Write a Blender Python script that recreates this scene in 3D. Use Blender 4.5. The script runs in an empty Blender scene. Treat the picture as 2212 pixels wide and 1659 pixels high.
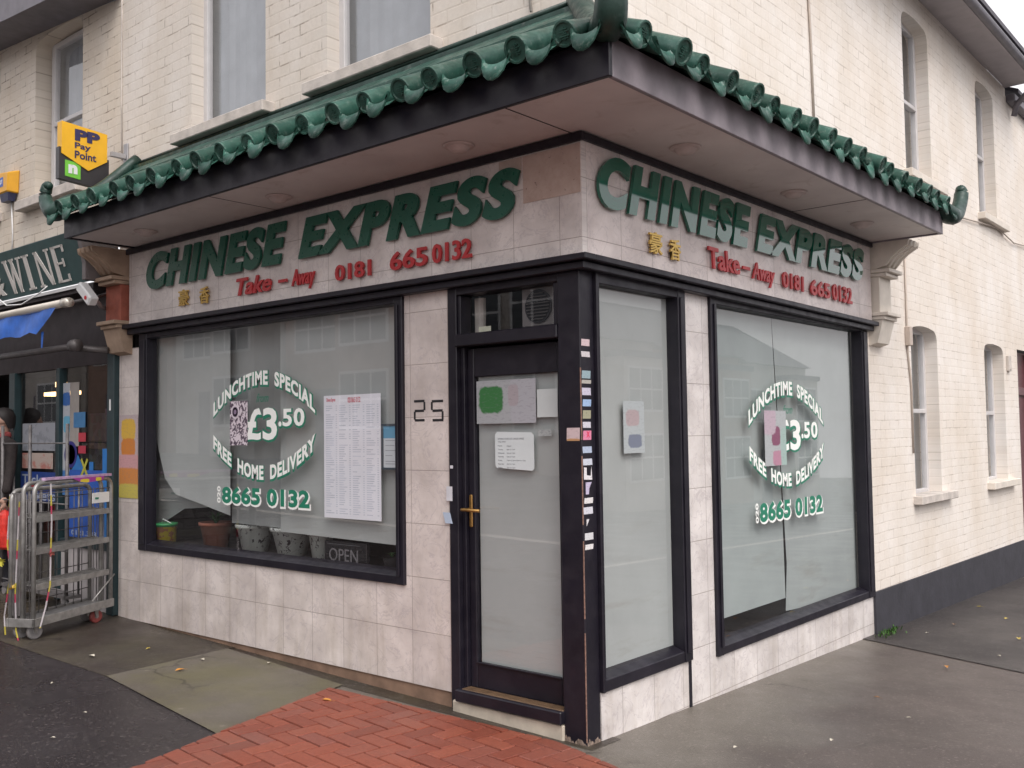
import bpy, bmesh, math, random
from mathutils import Vector, Matrix
random.seed(7)
C = bpy.context.scene
COL = C.collection
# ---------------------------------------------------------------- camera
cam = bpy.data.cameras.new('camera'); camo = bpy.data.objects.new('camera', cam); COL.objects.link(camo)
r = Vector((0.76308543, 0.64613968, -0.01428772)); u = Vector((0.04213969, -0.02768231, 0.99872816)); f = Vector((-0.64492237, 0.76271699, 0.04835209))
camo.matrix_world = Matrix(((r.x, u.x, -f.x, 2.83453865), (r.y, u.y, -f.y, -3.90292978), (r.z, u.z, -f.z, 1.55), (0, 0, 0, 1)))
cam.sensor_width = 36; cam.lens = 2084.616 / 2212 * 36; cam.clip_end = 400; cam.clip_start = .05
C.camera = camo
C.render.resolution_x = 1024; C.render.resolution_y = 768
# ---------------------------------------------------------------- world and sun (overcast)
W = bpy.data.worlds.new('World'); C.world = W; W.use_nodes = True
nt = W.node_tree; bg = nt.nodes['Background']
sky = nt.nodes.new('ShaderNodeTexSky'); sky.sky_type = 'NISHITA'; sky.sun_disc = False
SUN_EL, SUN_AZ = math.radians(52), math.radians(118)   # azimuth measured clockwise from +Y
sky.sun_elevation = SUN_EL; sky.sun_rotation = SUN_AZ; sky.air_density = 1.3; sky.dust_density = 6; sky.ozone_density = 1
hs = nt.nodes.new('ShaderNodeHueSaturation'); hs.inputs['Saturation'].default_value = .22
cl = nt.nodes.new('ShaderNodeMixRGB'); cl.inputs[0].default_value = .6; cl.inputs[2].default_value = (5.55, 5.3, 5.45, 1)   # overcast layer
nt.links.new(sky.outputs[0], hs.inputs['Color']); nt.links.new(hs.outputs[0], cl.inputs[1]); nt.links.new(cl.outputs[0], bg.inputs[0]); bg.inputs[1].default_value = .15
sl = bpy.data.lights.new('sun', 'SUN'); sl.energy = .9; sl.angle = math.radians(35); sl.color = (1, .95, .9)
so = bpy.data.objects.new('sun', sl); COL.objects.link(so)
sd = Vector((math.sin(SUN_AZ) * math.cos(SUN_EL), math.cos(SUN_AZ) * math.cos(SUN_EL), math.sin(SUN_EL)))
so.rotation_euler = sd.to_track_quat('Z', 'Y').to_euler()
C.view_settings.view_transform = 'Standard'; C.view_settings.look = 'None'; C.view_settings.gamma = 1
C.view_settings.exposure = .78

# ---------------------------------------------------------------- material helpers
class N:
    def __init__(s, name):
        s.m = bpy.data.materials.new(name); s.m.use_nodes = True; s.t = s.m.node_tree
        s.b = s.t.nodes['Principled BSDF']; s.co = None
    def n(s, ty, **k):
        x = s.t.nodes.new('ShaderNode' + ty)
        for a, v in k.items():
            if hasattr(x, a): setattr(x, a, v)
            else: x.inputs[a.replace('_', ' ')].default_value = v
        return x
    def l(s, a, b): s.t.links.new(a, b)
    def obj(s):
        if not s.co: s.co = s.n('TexCoord').outputs['Object']
        return s.co
    def plane(s, side):      # 2-D wall coordinates
        sp = s.n('SeparateXYZ'); s.l(s.obj(), sp.inputs[0]); c = s.n('CombineXYZ')
        a = {'A': 0, 'B': 1}[side]
        s.l(sp.outputs[a], c.inputs[0]); s.l(sp.outputs[2], c.inputs[1]); return c.outputs[0]
    def noise(s, scale, detail=4, vec=None, rough=.55, dist=0):
        x = s.n('TexNoise'); x.inputs['Scale'].default_value = scale; x.inputs['Detail'].default_value = detail
        x.inputs['Roughness'].default_value = rough; x.inputs['Distortion'].default_value = dist
        s.l(vec or s.obj(), x.inputs['Vector']); return x.outputs['Fac']
    def ramp(s, fac, *st):
        x = s.n('ValToRGB'); e = x.color_ramp.elements
        while len(e) < len(st): e.new(.5)
        for i, (p, c) in enumerate(st): e[i].position = p; e[i].color = (c, c, c, 1) if isinstance(c, (int, float)) else (*c, 1)
        s.l(fac, x.inputs[0]); return x.outputs[0]
    def mix(s, fac, a, b, mode='MIX'):
        x = s.n('MixRGB', blend_type=mode)
        for i, v in ((0, fac), (1, a), (2, b)):
            if isinstance(v, (int, float)): x.inputs[i].default_value = v if i == 0 else (v, v, v, 1)
            elif isinstance(v, tuple): x.inputs[i].default_value = (*v, 1)
            else: s.l(v, x.inputs[i])
        return x.outputs[0]
    def math(s, op, a, b=0, clamp=False):
        x = s.n('Math', operation=op); x.use_clamp = clamp
        for i, v in ((0, a), (1, b)):
            if isinstance(v, (int, float)): x.inputs[i].default_value = v
            else: s.l(v, x.inputs[i])
        return x.outputs[0]
    def col(s, c):
        if isinstance(c, tuple): s.b.inputs['Base Color'].default_value = (*c, 1)
        else: s.l(c, s.b.inputs['Base Color'])
        return s
    def rough(s, v):
        if isinstance(v, (int, float)): s.b.inputs['Roughness'].default_value = v
        else: s.l(v, s.b.inputs['Roughness'])
        return s
    def bump(s, h, strength=.5, dist=.01):
        x = s.n('Bump'); x.inputs['Strength'].default_value = strength; x.inputs['Distance'].default_value = dist
        s.l(h, x.inputs['Height']); s.l(x.outputs[0], s.b.inputs['Normal']); return s

def simple(name, c, rough=.6, var=.12, scale=12, metal=0, bump=0, spec=None):
    k = N(name); n = k.noise(scale, 5)
    k.col(k.mix(k.ramp(n, (.3, 0.), (.7, 1.)), tuple(x * (1 - var) for x in c), tuple(min(1, x * (1 + var)) for x in c)))
    k.rough(k.math('ADD', k.math('MULTIPLY', k.noise(scale * 2.3, 3), .2), rough - .1, True)); k.b.inputs['Metallic'].default_value = metal
    if bump: k.bump(k.noise(scale * 6, 4), bump, .004)
    if spec is not None: k.b.inputs['Specular IOR Level'].default_value = spec
    return k.m

def brick_mat(name, side, base=(.80, .735, .66), dirt=.5):
    k = N(name); v = k.plane(side)
    wob = k.n('MixRGB', blend_type='ADD'); wob.inputs[0].default_value = .02
    nz = k.n('TexNoise'); nz.inputs['Scale'].default_value = 2.2; k.l(v, nz.inputs['Vector'])
    k.l(v, wob.inputs[1]); k.l(nz.outputs['Color'], wob.inputs[2])
    b = k.n('TexBrick'); k.l(wob.outputs[0], b.inputs['Vector'])
    for a, x in (('Scale', 1.), ('Mortar Size', .006), ('Mortar Smooth', .35), ('Brick Width', .225), ('Row Height', .0762), ('Bias', 0)): b.inputs[a].default_value = x
    b.inputs['Color1'].default_value = (1, 1, 1, 1); b.inputs['Color2'].default_value = (.955, .955, .95, 1)
    b.inputs['Mortar'].default_value = (.93, .92, .91, 1)
    # hollow joints: dark only here and there
    holes = k.math('MULTIPLY', b.outputs['Fac'], k.ramp(k.noise(5.5, 6, v, .7), (.5, 0.), (.62, 1.)))
    mps = k.n('Mapping'); mps.inputs['Scale'].default_value = (2.2, .7, 1); k.l(v, mps.inputs[0]); stain = k.mix(1, k.ramp(k.noise(1.1, 6, v, .6), (.35, (.92, .885, .84)), (.65, (1., 1., 1.))), k.ramp(k.noise(1.3, 6, mps.outputs[0], .65), (.36, (.93, .91, .88)), (.6, (1., 1., 1.))), 'MULTIPLY')
    fine = k.ramp(k.noise(38, 4, v, .7), (.3, .93), (.7, 1.03))
    c = k.mix(1, k.mix(1, k.mix(1, base, b.outputs['Color'], 'MULTIPLY'), stain, 'MULTIPLY'), fine, 'MULTIPLY')
    c = k.mix(k.math('MULTIPLY', holes, dirt), c, (.22, .17, .13))
    chips = k.ramp(k.noise(7, 5, v, .75), (.70, 0.), (.74, 1.))
    c = k.mix(k.math('MULTIPLY', chips, .55 * dirt), c, (.42, .27, .17))
    k.col(c).rough(.75)
    h = k.math('ADD', k.math('MULTIPLY', b.outputs['Fac'], -1), k.math('MULTIPLY', k.noise(22, 5, v), .5))
    k.bump(h, .2 + .15 * dirt, .005); k.b.inputs['Specular IOR Level'].default_value = .3
    return k.m

def tile_mat(name, side, off=(0, 0), size=(.305, .305), tint=(.70, .645, .63), grime=.65, wet=0):
    k = N(name); v0 = k.plane(side)
    mp = k.n('Mapping'); mp.inputs['Location'].default_value = (off[0], off[1], 0); k.l(v0, mp.inputs[0]); v = mp.outputs[0]
    b = k.n('TexBrick'); b.offset = 0; k.l(v, b.inputs['Vector'])
    for a, x in (('Scale', 1.), ('Mortar Size', .0018), ('Mortar Smooth', .2), ('Brick Width', size[0]), ('Row Height', size[1])): b.inputs[a].default_value = x
    b.inputs['Color1'].default_value = (1, 1, 1, 1); b.inputs['Color2'].default_value = (.88, .88, .88, 1)
    b.inputs['Mortar'].default_value = (.42, .38, .36, 1)
    # marble veins
    vn = k.math('ABSOLUTE', k.math('SUBTRACT', k.noise(4.5, 7, v0, .62, 1.6), .5)); vein = k.ramp(vn, (0., 1.), (.018, 0.))
    vn2 = k.math('ABSOLUTE', k.math('SUBTRACT', k.noise(11, 6, v0, .6, 2.), .48)); vein2 = k.ramp(vn2, (0., 1.), (.02, 0.))
    cloud = k.ramp(k.noise(3.2, 7, v0, .62), (.32, (.72, .69, .67)), (.66, (1.08, 1.06, 1.03)))
    c = k.mix(1, k.mix(1, tint, b.outputs['Color'], 'MULTIPLY'), cloud, 'MULTIPLY')
    c = k.mix(k.math('MULTIPLY', vein, .45), c, (.36, .31, .33)); c = k.mix(k.math('MULTIPLY', vein2, .26), c, (.55, .45, .38))
    c = k.mix(k.math('MULTIPLY', k.ramp(k.noise(95, 3, v0, .7), (.64, 0.), (.72, 1.)), .35), c, (.3, .24, .24))
    # grime: streaks and splashes that stay with the stone
    mp2 = k.n('Mapping'); mp2.inputs['Scale'].default_value = (9, 1.1, 1); k.l(v0, mp2.inputs[0])
    streak = k.ramp(k.noise(1, 5, mp2.outputs[0], .6), (.48, 0.), (.75, 1.))
    sp = k.n('SeparateXYZ'); k.l(v0, sp.inputs[0]); low = k.n('MapRange'); k.l(sp.outputs[1], low.inputs[0])
    low.inputs[1].default_value = .75; low.inputs[2].default_value = .0; low.inputs[3].default_value = .25; low.inputs[4].default_value = 1
    g = k.math('MULTIPLY', k.math('MULTIPLY', streak, low.outputs[0]), grime, True)
    c = k.mix(g, c, (.33, .27, .20))
    k.col(c).rough(k.ramp(k.noise(6, 4, v0), (.3, .28), (.7, .5))); k.b.inputs['Specular IOR Level'].default_value = .45
    k.bump(k.math('MULTIPLY', b.outputs['Fac'], -1), .5, .002)
    return k.m

def paint_black():
    k = N('black_gloss_paint'); n = k.noise(3, 5)
    c = k.mix(k.ramp(n, (.3, 0.), (.7, 1.)), (.007, .006, .011), (.014, .012, .020))
    mp = k.n('Mapping'); mp.inputs['Scale'].default_value = (1, 1, .35); k.l(k.obj(), mp.inputs[0])
    ch = k.ramp(k.noise(42, 5, mp.outputs[0], .75), (.70, 0.), (.73, 1.))
    area = k.ramp(k.noise(2.3, 3), (.5, 0.), (.62, 1.))
    c = k.mix(k.math('MULTIPLY', k.math('MULTIPLY', ch, area), .6), c, (.32, .24, .2))
    dust = k.ramp(k.noise(9, 6, None, .7), (.45, 0.), (.8, 1.)); c = k.mix(k.math('MULTIPLY', dust, .05), c, (.2, .17, .18))
    k.col(c).rough(k.ramp(k.noise(14, 4), (.3, .3), (.7, .5))).bump(k.noise(25, 4), .12, .003); k.b.inputs['Specular IOR Level'].default_value = .38; return k.m

def glaze(name, dark=1., dusty=.4):
    k = N(name); n = k.noise(7, 6, None, .7)
    c = k.ramp(n, (.25, (.012 * dark, .042 * dark, .032 * dark)), (.5, (.022 * dark, .078 * dark, .058 * dark)), (.75, (.06 * dark, .15 * dark, .12 * dark)))
    lich = k.ramp(k.noise(16, 6, None, .75), (.55, 0.), (.7, 1.)); c = k.mix(k.math('MULTIPLY', lich, dusty), c, (.22 * dark, .27 * dark, .24 * dark))
    rust = k.ramp(k.noise(4.4, 5, None, .7), (.66, 0.), (.74, 1.)); c = k.mix(k.math('MULTIPLY', rust, .45), c, (.16, .09, .06))
    oi = k.n('NewGeometry').outputs['Random Per Island']; c = k.mix(1, c, k.ramp(oi, (0., .72), (1., 1.25)), 'MULTIPLY')
    k.col(c).rough(k.ramp(k.noise(20, 4), (.3, .3), (.7, .6))).bump(k.noise(30, 5), .3, .004); return k.m

def glass_mat(name, tint=(.95, .955, .955), refl=1.0):
    k = N(name); k.t.nodes.remove(k.b); out = k.t.nodes['Material Output']
    tr = k.n('BsdfTransparent'); tr.inputs[0].default_value = (*tint, 1)
    gl = k.n('BsdfGlossy'); gl.inputs['Roughness'].default_value = .015; gl.inputs[0].default_value = (refl, refl, refl, 1)
    ge = k.n('NewGeometry'); dt = k.n('VectorMath', operation='DOT_PRODUCT'); k.l(ge.outputs['Normal'], dt.inputs[0]); k.l(ge.outputs['Incoming'], dt.inputs[1])
    sch = k.math('POWER', k.math('SUBTRACT', 1, k.math('ABSOLUTE', dt.outputs['Value'])), 5); fr = k.math('ADD', k.math('MULTIPLY', sch, .91), .09); mx = k.n('MixShader')   # two-sided Schlick
    k.l(fr, mx.inputs[0]); k.l(tr.outputs[0], mx.inputs[1]); k.l(gl.outputs[0], mx.inputs[2]); k.l(mx.outputs[0], out.inputs[0]); return k.m

def asphalt(name, c0, c1, rough0=.35, rough1=.7, bump=.6, moss=0, speck=.5, wear=None):
    k = N(name)
    c = k.mix(k.ramp(k.noise(1.1, 6, None, .6), (.3, 0.), (.7, 1.)), c0, c1)
    if wear:
        sp0 = k.n('SeparateXYZ'); k.l(k.obj(), sp0.inputs[0]); dd = k.math('ADD', k.math('ADD', sp0.outputs[0], k.math('MULTIPLY', sp0.outputs[1], .16)), k.math('MULTIPLY', k.math('SUBTRACT', k.noise(1.6, 6), .5), .9))
        c = k.mix(k.ramp(dd, (.45, .85), (.95, 0.)), c, (.135, .12, .10))
    c = k.mix(1, c, k.ramp(k.noise(120, 3, None, .8), (.25, .55), (.75, 1.45)), 'MULTIPLY')
    v = k.n('TexVoronoi'); v.inputs['Scale'].default_value = 95; k.l(k.obj(), v.inputs['Vector'])
    sp = k.ramp(v.outputs['Color'], (.78, 0.), (.9, 1.)); c = k.mix(k.math('MULTIPLY', sp, .3 * speck), c, (.42, .36, .33))
    if moss:
        m = k.ramp(k.noise(1.9, 6, None, .65), (.4, 0.), (.62, 1.)); c = k.mix(k.math('MULTIPLY', m, moss), c, (.13, .12, .045))
    ck = k.n('TexVoronoi', feature='DISTANCE_TO_EDGE'); ck.inputs['Scale'].default_value = .9; wv = k.n('MixRGB', blend_type='ADD'); wv.inputs[0].default_value = .35; tn = k.n('TexNoise'); tn.inputs['Scale'].default_value = 3.; tn.inputs['Detail'].default_value = 6; k.l(k.obj(), tn.inputs['Vector']); k.l(k.obj(), wv.inputs[1]); k.l(tn.outputs['Color'], wv.inputs[2]); k.l(wv.outputs[0], ck.inputs['Vector'])
    crack = k.math('MULTIPLY', k.ramp(ck.outputs['Distance'], (.004, 1.), (.009, 0.)), k.ramp(k.noise(.8, 3), (.5, 0.), (.56, 1.))); c = k.mix(k.math('MULTIPLY', crack, .55), c, tuple(x * .3 for x in c0))
    gm = k.n('TexVoronoi'); gm.inputs['Scale'].default_value = 5.5; k.l(k.obj(), gm.inputs['Vector']); gum = k.ramp(gm.outputs['Distance'], (.07, 1.), (.1, 0.)); c = k.mix(k.math('MULTIPLY', gum, .3), c, tuple(x * 1.9 + .02 for x in c1))
    grit = k.ramp(k.noise(60, 4, None, .8), (.62, 0.), (.68, 1.)); c = k.mix(k.math('MULTIPLY', grit, .35), c, tuple(x * .45 for x in c0))
    blot = k.ramp(k.noise(5, 5, None, .7), (.6, 0.), (.75, 1.)); c = k.mix(k.math('MULTIPLY', blot, .35), c, tuple(x * .5 for x in c0))
    k.col(c).rough(k.ramp(k.noise(1.4, 5), (.35, rough0), (.65, rough1))).bump(k.noise(140, 3, None, .8), bump, .004); return k.m

def emis(name, c, s):
    k = N(name); k.col(c); k.b.inputs['Emission Color'].default_value = (*c, 1); k.b.inputs['Emission Strength'].default_value = s; return k.m

# ---------------------------------------------------------------- mesh helpers
def P(side, a, v, w):        # wall coordinates -> world; w is out of the wall
    return Vector((a, -w, v)) if side == 'A' else Vector((w, a, v))
class MB:
    def __init__(s): s.b = bmesh.new()
    def hexa(s, pts, bev=0):
        vs = [s.b.verts.new(p) for p in pts]
        fs = [s.b.faces.new([vs[i] for i in q]) for q in ((0, 3, 2, 1), (4, 5, 6, 7), (0, 1, 5, 4), (1, 2, 6, 5), (2, 3, 7, 6), (3, 0, 4, 7))]
        bmesh.ops.recalc_face_normals(s.b, faces=fs)
        if bev: bmesh.ops.bevel(s.b, geom=list({e for q in fs for e in q.edges}), offset=bev, segments=1, profile=.5, affect='EDGES')
        return s
    def box(s, x0, x1, y0, y1, z0, z1, bev=0):
        return s.hexa([(x0, y0, z0), (x1, y0, z0), (x1, y1, z0), (x0, y1, z0), (x0, y0, z1), (x1, y0, z1), (x1, y1, z1), (x0, y1, z1)], bev)
    def wb(s, side, a0, a1, v0, v1, w0, w1, bev=0):
        return s.hexa([P(side, a0, v0, w0), P(side, a1, v0, w0), P(side, a1, v0, w1), P(side, a0, v0, w1), P(side, a0, v1, w0), P(side, a1, v1, w0), P(side, a1, v1, w1), P(side, a0, v1, w1)], bev)
    def wq(s, side, a0, a1, vb, vt, w0, w1, bev=0):   # vb, vt are (at a0, at a1)
        return s.hexa([P(side, a0, vb[0], w0), P(side, a1, vb[1], w0), P(side, a1, vb[1], w1), P(side, a0, vb[0], w1), P(side, a0, vt[0], w0), P(side, a1, vt[1], w0), P(side, a1, vt[1], w1), P(side, a0, vt[0], w1)], bev)
    def poly(s, pts): s.b.faces.new([s.b.verts.new(p) for p in pts]); return s
    def prism(s, pts, d):      # extrude a planar loop by vector d
        a = [s.b.verts.new(p) for p in pts]; c = [s.b.verts.new(Vector(p) + Vector(d)) for p in pts]; n = len(a)
        fs = [s.b.faces.new(a[::-1]), s.b.faces.new(c)] + [s.b.faces.new((a[i], a[(i + 1) % n], c[(i + 1) % n], c[i])) for i in range(n)]
        bmesh.ops.recalc_face_normals(s.b, faces=fs); return s
    def tube(s, pts, rad, n=8, cap=True):
        pts = [Vector(p) for p in pts]; rs = rad if isinstance(rad, (list, tuple)) else [rad] * len(pts); rings = []; ref = None
        for i, p in enumerate(pts):
            d = (pts[min(i + 1, len(pts) - 1)] - pts[max(i - 1, 0)]).normalized()
            if ref is None: ref = Vector((0, 0, 1)) if abs(d.z) < .9 else Vector((1, 0, 0))
            x = d.cross(ref).normalized(); y = d.cross(x).normalized(); ref = -y if False else ref
            rings.append([s.b.verts.new(p + (x * math.cos(2 * math.pi * k / n) + y * math.sin(2 * math.pi * k / n)) * rs[i]) for k in range(n)])
        fs = []
        for a, c in zip(rings, rings[1:]):
            fs += [s.b.faces.new((a[k], a[(k + 1) % n], c[(k + 1) % n], c[k])) for k in range(n)]
        if cap: fs += [s.b.faces.new(rings[0][::-1]), s.b.faces.new(rings[-1])]
        for q in fs: q.smooth = True
        bmesh.ops.recalc_face_normals(s.b, faces=fs); return s
    def lathe(s, c, prof, n=20, ax=(0, 0, 1)):   # prof: (radius, height along ax)
        c = Vector(c); ax = Vector(ax).normalized(); x = ax.orthogonal().normalized(); y = ax.cross(x); rings = []
        for rr, h in prof: rings.append([s.b.verts.new(c + ax * h + (x * math.cos(2 * math.pi * k / n) + y * math.sin(2 * math.pi * k / n)) * max(rr, 1e-4)) for k in range(n)])
        fs = []
        for i_, (a, q) in enumerate(zip(rings, rings[1:])):
            nf = [s.b.faces.new((a[k], a[(k + 1) % n], q[(k + 1) % n], q[k])) for k in range(n)]; fs += nf
            for f_ in nf: f_.smooth = abs(prof[i_][1] - prof[i_ + 1][1]) > .012
        fs += [s.b.faces.new(rings[0][::-1]), s.b.faces.new(rings[-1])]
        bmesh.ops.recalc_face_normals(s.b, faces=fs); return s
    def obj(s, name, mat, parent=None):
        me = bpy.data.meshes.new(name); s.b.to_mesh(me); s.b.free(); me.materials.append(mat)
        o = bpy.data.objects.new(name, me); COL.objects.link(o); o.parent = parent; return o
def tag(o, label, cat, group=None, kind=None):
    if label: o['label'] = label
    if cat: o['category'] = cat
    if group: o['group'] = group
    if kind: o['kind'] = kind
    return o
def thing(name, label, cat, group=None):
    o = bpy.data.objects.new(name, None); COL.objects.link(o); o.empty_display_size = .1; return tag(o, label, cat, group)
def rebase(o, loc):     # give a finished thing its own base point
    loc = Vector(loc); o.location = loc
    for c in o.children: c.location = c.location - loc
def curve_text(body, off, shear, spacing=1.):
    cu = bpy.data.curves.new('text', 'FONT'); cu.body = body; cu.offset = off; cu.shear = shear; cu.space_character = spacing; cu.size = 1; cu.resolution_u = 6 if body.isupper() and len(body) == 7 else 3
    o = bpy.data.objects.new('text', cu); COL.objects.link(o); dg = bpy.context.evaluated_depsgraph_get(); dg.update()
    me = bpy.data.meshes.new_from_object(o.evaluated_get(dg)); bpy.data.objects.remove(o); bpy.data.curves.remove(cu); return me
def lettering(name, body, mat, parent, fn, box, depth=.002, off=0., shear=0., spacing=1., warp=None, base=0., rot90=False):
    """Solid letters. box=(a0,a1,v0,v1); fn(a,v,w)->world."""
    me = curve_text(body, off, shear, spacing); b = bmesh.new(); b.from_mesh(me); bpy.data.meshes.remove(me)
    if rot90:
        for v in b.verts: v.co.x, v.co.y = -v.co.y, v.co.x
    xs = [v.co.x for v in b.verts]; ys = [v.co.y for v in b.verts]; x0, x1, y0, y1 = min(xs), max(xs), min(ys), max(ys)
    r_ = bmesh.ops.extrude_face_region(b, geom=b.faces[:]); top = {v for v in r_['geom'] if isinstance(v, bmesh.types.BMVert)}
    src = {}; b.verts.index_update()
    for v in b.verts:
        src[v] = v.co.x; a = box[0] + (v.co.x - x0) / (x1 - x0) * (box[1] - box[0]); t = (v.co.y - y0) / (y1 - y0); z = box[2] + t * (box[3] - box[2])
        if warp: z += warp((a - box[0]) / (box[1] - box[0]), t)
        v.co = fn(a, z, base + (depth if v in top else 0))
    bmesh.ops.recalc_face_normals(b, faces=b.faces[:])
    for q in b.faces: q.smooth = False
    words = [1] if rot90 else body.split(); parts = [b]
    if len(words) > 1:      # one object per word
        seen = set(); isl = []
        for v0_ in b.verts:
            if v0_ in seen: continue
            st_ = [v0_]; seen.add(v0_); comp = []
            while st_:
                v_ = st_.pop(); comp.append(v_)
                for e_ in v_.link_edges:
                    w_ = e_.other_vert(v_)
                    if w_ not in seen: seen.add(w_); st_.append(w_)
            xs_ = [src[v_] for v_ in comp]; isl.append((min(xs_), max(xs_), comp))
        isl.sort(key=lambda t: t[0]); gaps = []; mx_ = isl[0][1]
        for i_ in range(1, len(isl)): gaps.append((isl[i_][0] - mx_, i_)); mx_ = max(mx_, isl[i_][1])
        cuts = sorted(i_ for _, i_ in sorted(gaps)[-(len(words) - 1):]); grp = [0] + cuts + [len(isl)]; parts = []
        for g0_, g1_ in zip(grp, grp[1:]):
            keep = {v_.index for t in isl[g0_:g1_] for v_ in t[2]}; nb = b.copy(); nb.verts.ensure_lookup_table(); bmesh.ops.delete(nb, geom=[v_ for v_ in nb.verts if v_.index not in keep], context='VERTS'); parts.append(nb)
    for b_ in parts:
        m = bpy.data.meshes.new(name); b_.to_mesh(m); b_.free(); m.materials.append(mat); o = bpy.data.objects.new(name, m); COL.objects.link(o); o.parent = parent
    return o
def gz(x, y): return -.024 * x - .029 * y
FA = lambda w0: (lambda a, v, w: P('A', a, v, w0 + w)); FB = lambda w0: (lambda a, v, w: P('B', a, v, w0 + w))

# ---------------------------------------------------------------- materials
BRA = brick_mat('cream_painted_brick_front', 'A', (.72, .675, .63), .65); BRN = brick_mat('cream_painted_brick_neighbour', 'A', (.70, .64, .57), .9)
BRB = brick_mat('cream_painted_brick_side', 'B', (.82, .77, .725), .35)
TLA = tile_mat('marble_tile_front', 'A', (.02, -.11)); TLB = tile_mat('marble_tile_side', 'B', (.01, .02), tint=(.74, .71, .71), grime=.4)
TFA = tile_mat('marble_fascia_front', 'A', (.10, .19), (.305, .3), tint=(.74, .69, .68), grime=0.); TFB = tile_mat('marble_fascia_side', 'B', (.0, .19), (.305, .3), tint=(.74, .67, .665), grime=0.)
BLK = paint_black(); GRN = glaze('green_glazed_tile', 1., .5); GRND = glaze('dark_green_glaze', .42, .25)
GLS = glass_mat('window_glass')
k = N('painted_soffit'); c = k.mix(k.ramp(k.noise(2.4, 6), (.3, 0.), (.7, 1.)), (.56, .51, .50), (.68, .63, .61)); c = k.mix(k.math('MULTIPLY', k.ramp(k.noise(5, 6, None, .7, 1.), (.58, 0.), (.72, 1.)), .35), c, (.30, .22, .17)); c = k.mix(k.math('MULTIPLY', k.ramp(k.noise(60, 4, None, .8), (.66, 0.), (.72, 1.)), .4), c, (.2, .16, .15)); k.col(c).rough(.55).bump(k.noise(9, 5), .15, .004); SOF = k.m
def film(name, c):
    k = N(name); c_ = k.mix(k.ramp(k.noise(2.2, 6, None, .6), (.3, 0.), (.7, 1.)), tuple(x * .92 for x in c), tuple(x * 1.06 for x in c))
    mp = k.n('Mapping'); mp.inputs['Scale'].default_value = (1.2, 1.2, 7); k.l(k.obj(), mp.inputs[0]); st = k.ramp(k.noise(1.3, 6, mp.outputs[0], .65), (.55, 0.), (.75, 1.))
    sp = k.n('SeparateXYZ'); k.l(k.obj(), sp.inputs[0]); low = k.n('MapRange'); k.l(sp.outputs[2], low.inputs[0]); low.inputs[1].default_value = 1.2; low.inputs[2].default_value = .3; low.inputs[3].default_value = .12; low.inputs[4].default_value = .75
    k.col(k.mix(k.math('MULTIPLY', st, low.outputs[0]), c_, tuple(x * q for x, q in zip(c, (.72, .66, .58))))).rough(.8); return k.m
PAPER = film('frosted_blind', (.41, .43, .425)); PAPER2 = simple('frosted_blind_grey', (.31, .325, .325), .8, .04, 2)
WHT = simple('white_plastic', (.72, .72, .72), .4, .04, 6); WPNT = simple('white_painted_frame', (.56, .54, .54), .4, .06, 9)
STONE = simple('weathered_sill', (.52, .47, .43), .8, .22, 9, bump=.4); STONEC = simple('cream_painted_stone', (.66, .6, .53), .7, .1, 8, bump=.2)
VWHT = simple('white_vinyl', (.88, .88, .85), .5, .02); VGRN = simple('green_vinyl', (.015, .20, .12), .45, .05)
k = N('green_acrylic'); k.col((.008, .11, .07)).rough(.07); k.b.inputs['Coat Weight'].default_value = .6; k.b.inputs['Coat Roughness'].default_value = .03; GAC = k.m
GEDGE = simple('green_acrylic_aged', (.008, .085, .055), .3, .1)
RED = simple('red_plastic_letters', (.42, .025, .03), .4, .15, 14); k = N('gold_letters'); k.col((.62, .42, .12)).rough(.35); k.b.inputs['Metallic'].default_value = .8; GOLD = k.m
BRASS = simple('worn_brass', (.36, .21, .07), .45, .2, 30, .85)
DIM = simple('dim_interior', (.09, .085, .085), .9, .2, 3); DARK = simple('dark_void', (.02, .018, .022), .8, .2)
PLI = simple('brown_plinth', (.20, .125, .085), .85, .3, 7, bump=.5); CPL = simple('dark_painted_plinth', (.035, .034, .043), .7, .2, 5, bump=.4)
CREAM = simple('worn_cream_step', (.50, .44, .36), .8, .2, 9, bump=.4)
NET = simple('net_curtain', (.36, .38, .41), .9, .1, 5)
ROOF = simple('slate_roof', (.10, .095, .11), .8, .2, 6, bump=.3); GUT = simple('grey_gutter', (.16, .15, .17), .6, .15, 7); SOFW = simple('grey_eaves_board', (.42, .39, .41), .7, .1, 5)
PBLK = simple('black_tape', (.015, .014, .017), .5, .1)

# ================================================================= SETTING
def sheet(name, pts, mat, lift=0.): 
    m = MB(); m.poly([(x, y, gz(x, y) + lift) for x, y in pts]); o = m.obj(name, mat); o['kind'] = 'structure'; return o
DKN = simple('dark_shop_interior', (.03, .027, .03), .9, .4, 5)
ROADM = asphalt('road_asphalt', (.035, .034, .036), (.055, .052, .052)); PAVR = asphalt('pavement_right', (.056, .044, .040), (.086, .067, .060), .28, .55, .5, 0, .7, wear=1)
PAVD = asphalt('pavement_dirty', (.030, .023, .020), (.048, .037, .030), .25, .75, .8, .15); PAVW = asphalt('pavement_wet', (.020, .0165, .018), (.034, .028, .030), .12, .4, .6)
PAVB = asphalt('pavement_back', (.024, .020, .020), (.045, .038, .036), .35, .7, .8)
SLAB = asphalt('mossy_concrete', (.080, .067, .052), (.15, .132, .11), .4, .7, .4, .45, .2); GREYC = asphalt('grey_concrete_strip', (.17, .16, .14), (.28, .26, .23), .6, .85, .4, .3, .4)
sheet('ground', [(-90, -90), (90, -90), (90, 90), (-90, 90)], ROADM, -.12)
m = MB(); pv = [(-60, -4.8), (4.6, -4.8), (4.6, 60), (-60, 60)]
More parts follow.
